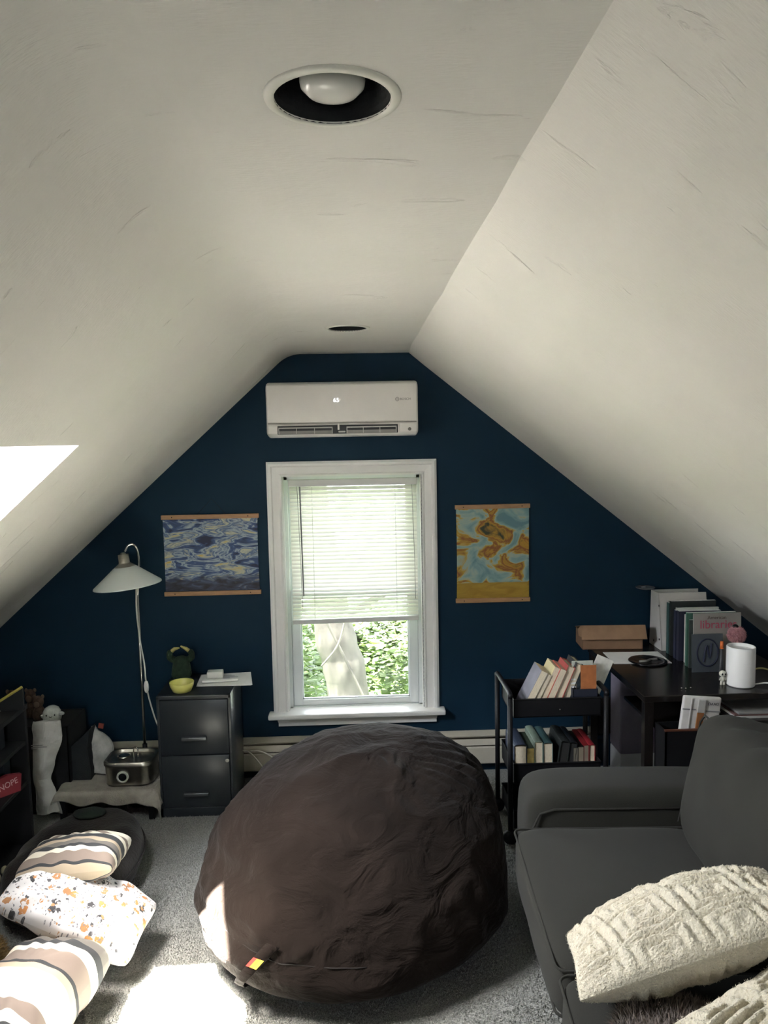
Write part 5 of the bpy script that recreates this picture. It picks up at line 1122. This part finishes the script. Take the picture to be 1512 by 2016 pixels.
    for s_ in (-1, 1):
        MB().ball((s_ * .0065, -.012, .052), (.004, .003, .005), 8, 6).build('eye', BLACK, h, smooth=True); MB().tube([(s_ * .006, 0, 0), (s_ * .005, 0, .018)], [.006, .005], 8).build('leg', bw, t, smooth=True); MB().tube([(s_ * .008, 0, .034), (s_ * .014, -.003, .022)], .0035, 8).build('arm', bw, t, smooth=True)
    for k, (x, y, lab) in enumerate(((1.445, 3.33, 'leftmost tiny silver bead added as a glint near the desk front edge'), (1.462, 3.325, 'middle tiny silver bead added as a glint near the desk front edge'), (1.487, 3.33, 'rightmost tiny silver bead added as a glint near the desk front edge'))):
        o = MB().ball((0, 0, .004), .004, 8, 6).build('glint_bead', CHROME, smooth=True); o.location = (x, y, ZD + .0005); tag(o, lab, 'bead', 'silver beads added as glints on the desk')  # added chrome balls standing in for small sun glints on the desk
    c = MB().tube(smoothpath([(1.80, 3.40, .79), (1.84, 3.38, .805), (1.90, 3.36, .785), (1.96, 3.35, .745), (2.0, 3.4, .741)], 5), .004, 8).build('yellow_cable', mat('cable_yellow', (.42, .36, .14), rough=.5), smooth=True); tag(c, 'yellow cable leaving the white canister on the desk', 'cable')
    c = MB().tube(smoothpath([(1.79, 3.345, .742), (1.83, 3.33, .752), (1.87, 3.32, .748), (1.92, 3.31, .741), (2.0, 3.33, .741)], 5), .0035, 8).build('white_cable', WHITE_PL, smooth=True); tag(c, 'white cable behind the canister base on the desk', 'cable')
desk_things()
def under_desk():
    dk = mat('espresso_desk', (.01, .008, .007)); red = mat('mahogany_edge', (.085, .028, .015), rough=.4, var=.2)
    t = thing('magazine_rack', 'black rack with a reddish wooden rim between sofa and desk', 'rack', (1.395, 3.165, 0))
    mb = MB(); a, b, H = .112, .058, .628
    mb.box((-a, -b, 0), (a, b, .01)); mb.box((-a, -b, 0), (a, -b + .008, H)); mb.box((-a, b - .008, 0), (a, b, H)); mb.box((-a, -b, 0), (-a + .008, b, H)); mb.box((a - .008, -b, 0), (a, b, H)); mb.build('body', BLACK, t)
    MB().box((-a - .002, -b - .002, H), (a + .002, -b + .010, H + .008), .001).build('rim', red, t); MB().box((-a + .01, -b + .01, .42), (a - .01, b - .01, .43)).build('inner_shelf', BLACK, t)
    wp = mat('blister_white', (.56, .54, .52), rough=.3, var=.08, vscale=15)
    t = thing('white_pack', 'white plastic pack with an amber strip standing in the black rack', 'package', (1.432, 3.18, .4305), rot=(rad(4), rad(5), 0))
    MB().box((-.083, -.010, 0), (.083, .010, .332), .008, 3).build('shell', wp, t, angle=40)
    MB().box((-.018, -.0155, .10), (.012, -.010, .262), .002).build('amber_strip', mat('amber', (.26, .11, .04), rough=.3), t); MB().box((-.020, -.0165, .262), (.014, -.010, .322), .003).build('clear_window', mat('pack_grey', (.40, .39, .37), rough=.25), t)
    MB().box((-.083, -.0118, .272), (-.025, -.010, .277)).build('crease', mat('crease_grey', (.2, .2, .2), rough=.6), t); MB().box((.02, -.0118, .268), (.083, -.010, .272)).build('crease', mat('crease_grey', (.2, .2, .2)), t); MB().box((-.050, -.013, .02), (-.044, -.010, .322), .001).build('rib', wp, t)
    text('brand_lettering', 'DVVO', .017, mat('letter_dark', (.04, .04, .05), rough=.6), t, T(.048, -.0104, .304) @ FACE_CAM @ RZ(pi))
    cm = mat('cup_cream', (.60, .57, .48), rough=.5, var=.04)
    for k, (x, y, z, lab) in enumerate(((1.452, 3.135, .57, 'nearer cream paper cup in the black rack'), (1.487, 3.175, .585, 'cream paper cup tucked behind the nearer one in the rack'))):
        o = MB().lathe([(0, 0), (.030, 0), (.042, .10), (.0435, .104), (.0415, .104), (.030, .008), (0, .006)], 30).build('paper_cup', cm, smooth=True); o.location = (x, y - .0, z - .138); tag(o, lab, 'cup', 'cream cups in the rack')
    for k, (w_, d, h, x, y, z, m, rz, lab) in enumerate(((.30, .2, .012, 1.83, 3.40, .6005, PAPER, .03, 'pale stack of papers on the shelf under the desk top'), (.28, .2, .008, 1.82, 3.395, .613, mat('mag_pink', (.20, .10, .09), rough=.5), -.03, 'reddish magazine on the pale papers under the desk top'), (.30, .21, .010, 1.84, 3.40, .6215, mat('paper_grey', (.36, .35, .33), rough=.8), .02, 'grey papers on top of the reddish magazine under the desk'))):
        o = MB().box((-w_ / 2, -d / 2, 0), (w_ / 2, d / 2, h), .001).build('paper_stack', m); o.location = (x, y, z); o.rotation_euler = (0, 0, rz); tag(o, lab, 'papers', 'papers under the desk top')
    t = thing('laundry_hamper', 'two-tone hamper, purple-grey above pale grey, behind the cart under the desk', 'hamper', (1.50, 3.93, 0))
    up = mat('purple_grey_cloth', (.17, .15, .20), rough=.95, var=.1, bump=.2, bscale=200); lo = mat('pale_grey_panel', (.45, .46, .48), rough=.7, var=.05)
    MB().box((-.15, -.08, .0), (.15, .08, .215), .006).build('lower_panel', lo, t, angle=40); MB().box((-.152, -.082, .213), (.152, .082, .62), .012, 3).build('upper_cloth', up, t, angle=40)
    t = thing('black_box_unit', 'low black device box on the floor under the desk', 'device', (1.50, 3.72, 0)); MB().prism([(-.10, 0), (.11, 0), (.11, .13), (-.12, .135)], .16, T(0, .08, 0) @ RX(pi / 2)).build('case', BLACK, t); MB().box((.112, -.06, .02), (.116, .06, .16), M=RY(-.15)).build('side_label', PAPER, t)
under_desk()
def cables():
    cm = mat('cord_white', (.55, .54, .48))
    c = MB().tube(smoothpath([(-.655, 4.10, .20), (-.62, 4.09, .195), (-.57, 4.07, .15), (-.52, 4.05, .09), (-.46, 4.02, .03), (-.40, 3.98, .006)], 6), .004, 8).build('white_cable', cm, smooth=True); tag(c, 'straighter white cord dropping to the floor behind the bean bag', 'cable', 'white cords by the heater')
    c = MB().tube(smoothpath([(-.64, 4.125, .185), (-.57, 4.11, .190), (-.50, 4.10, .16), (-.46, 4.08, .11), (-.44, 4.05, .05), (-.38, 4.0, .006)], 6), .004, 8).build('white_cable', cm, smooth=True); tag(c, 'arched white cord against the heater behind the bean bag', 'cable', 'white cords by the heater')
    o = MB().box((-.14, -.03, 0), (.14, .03, .012), .003).build('power_strip', mat('strip_grey', (.22, .22, .21), rough=.5)); o.location = (-.56, 3.93, .001); tag(o, 'slim grey power strip on the carpet right of the filing cabinet', 'power strip')
cables()
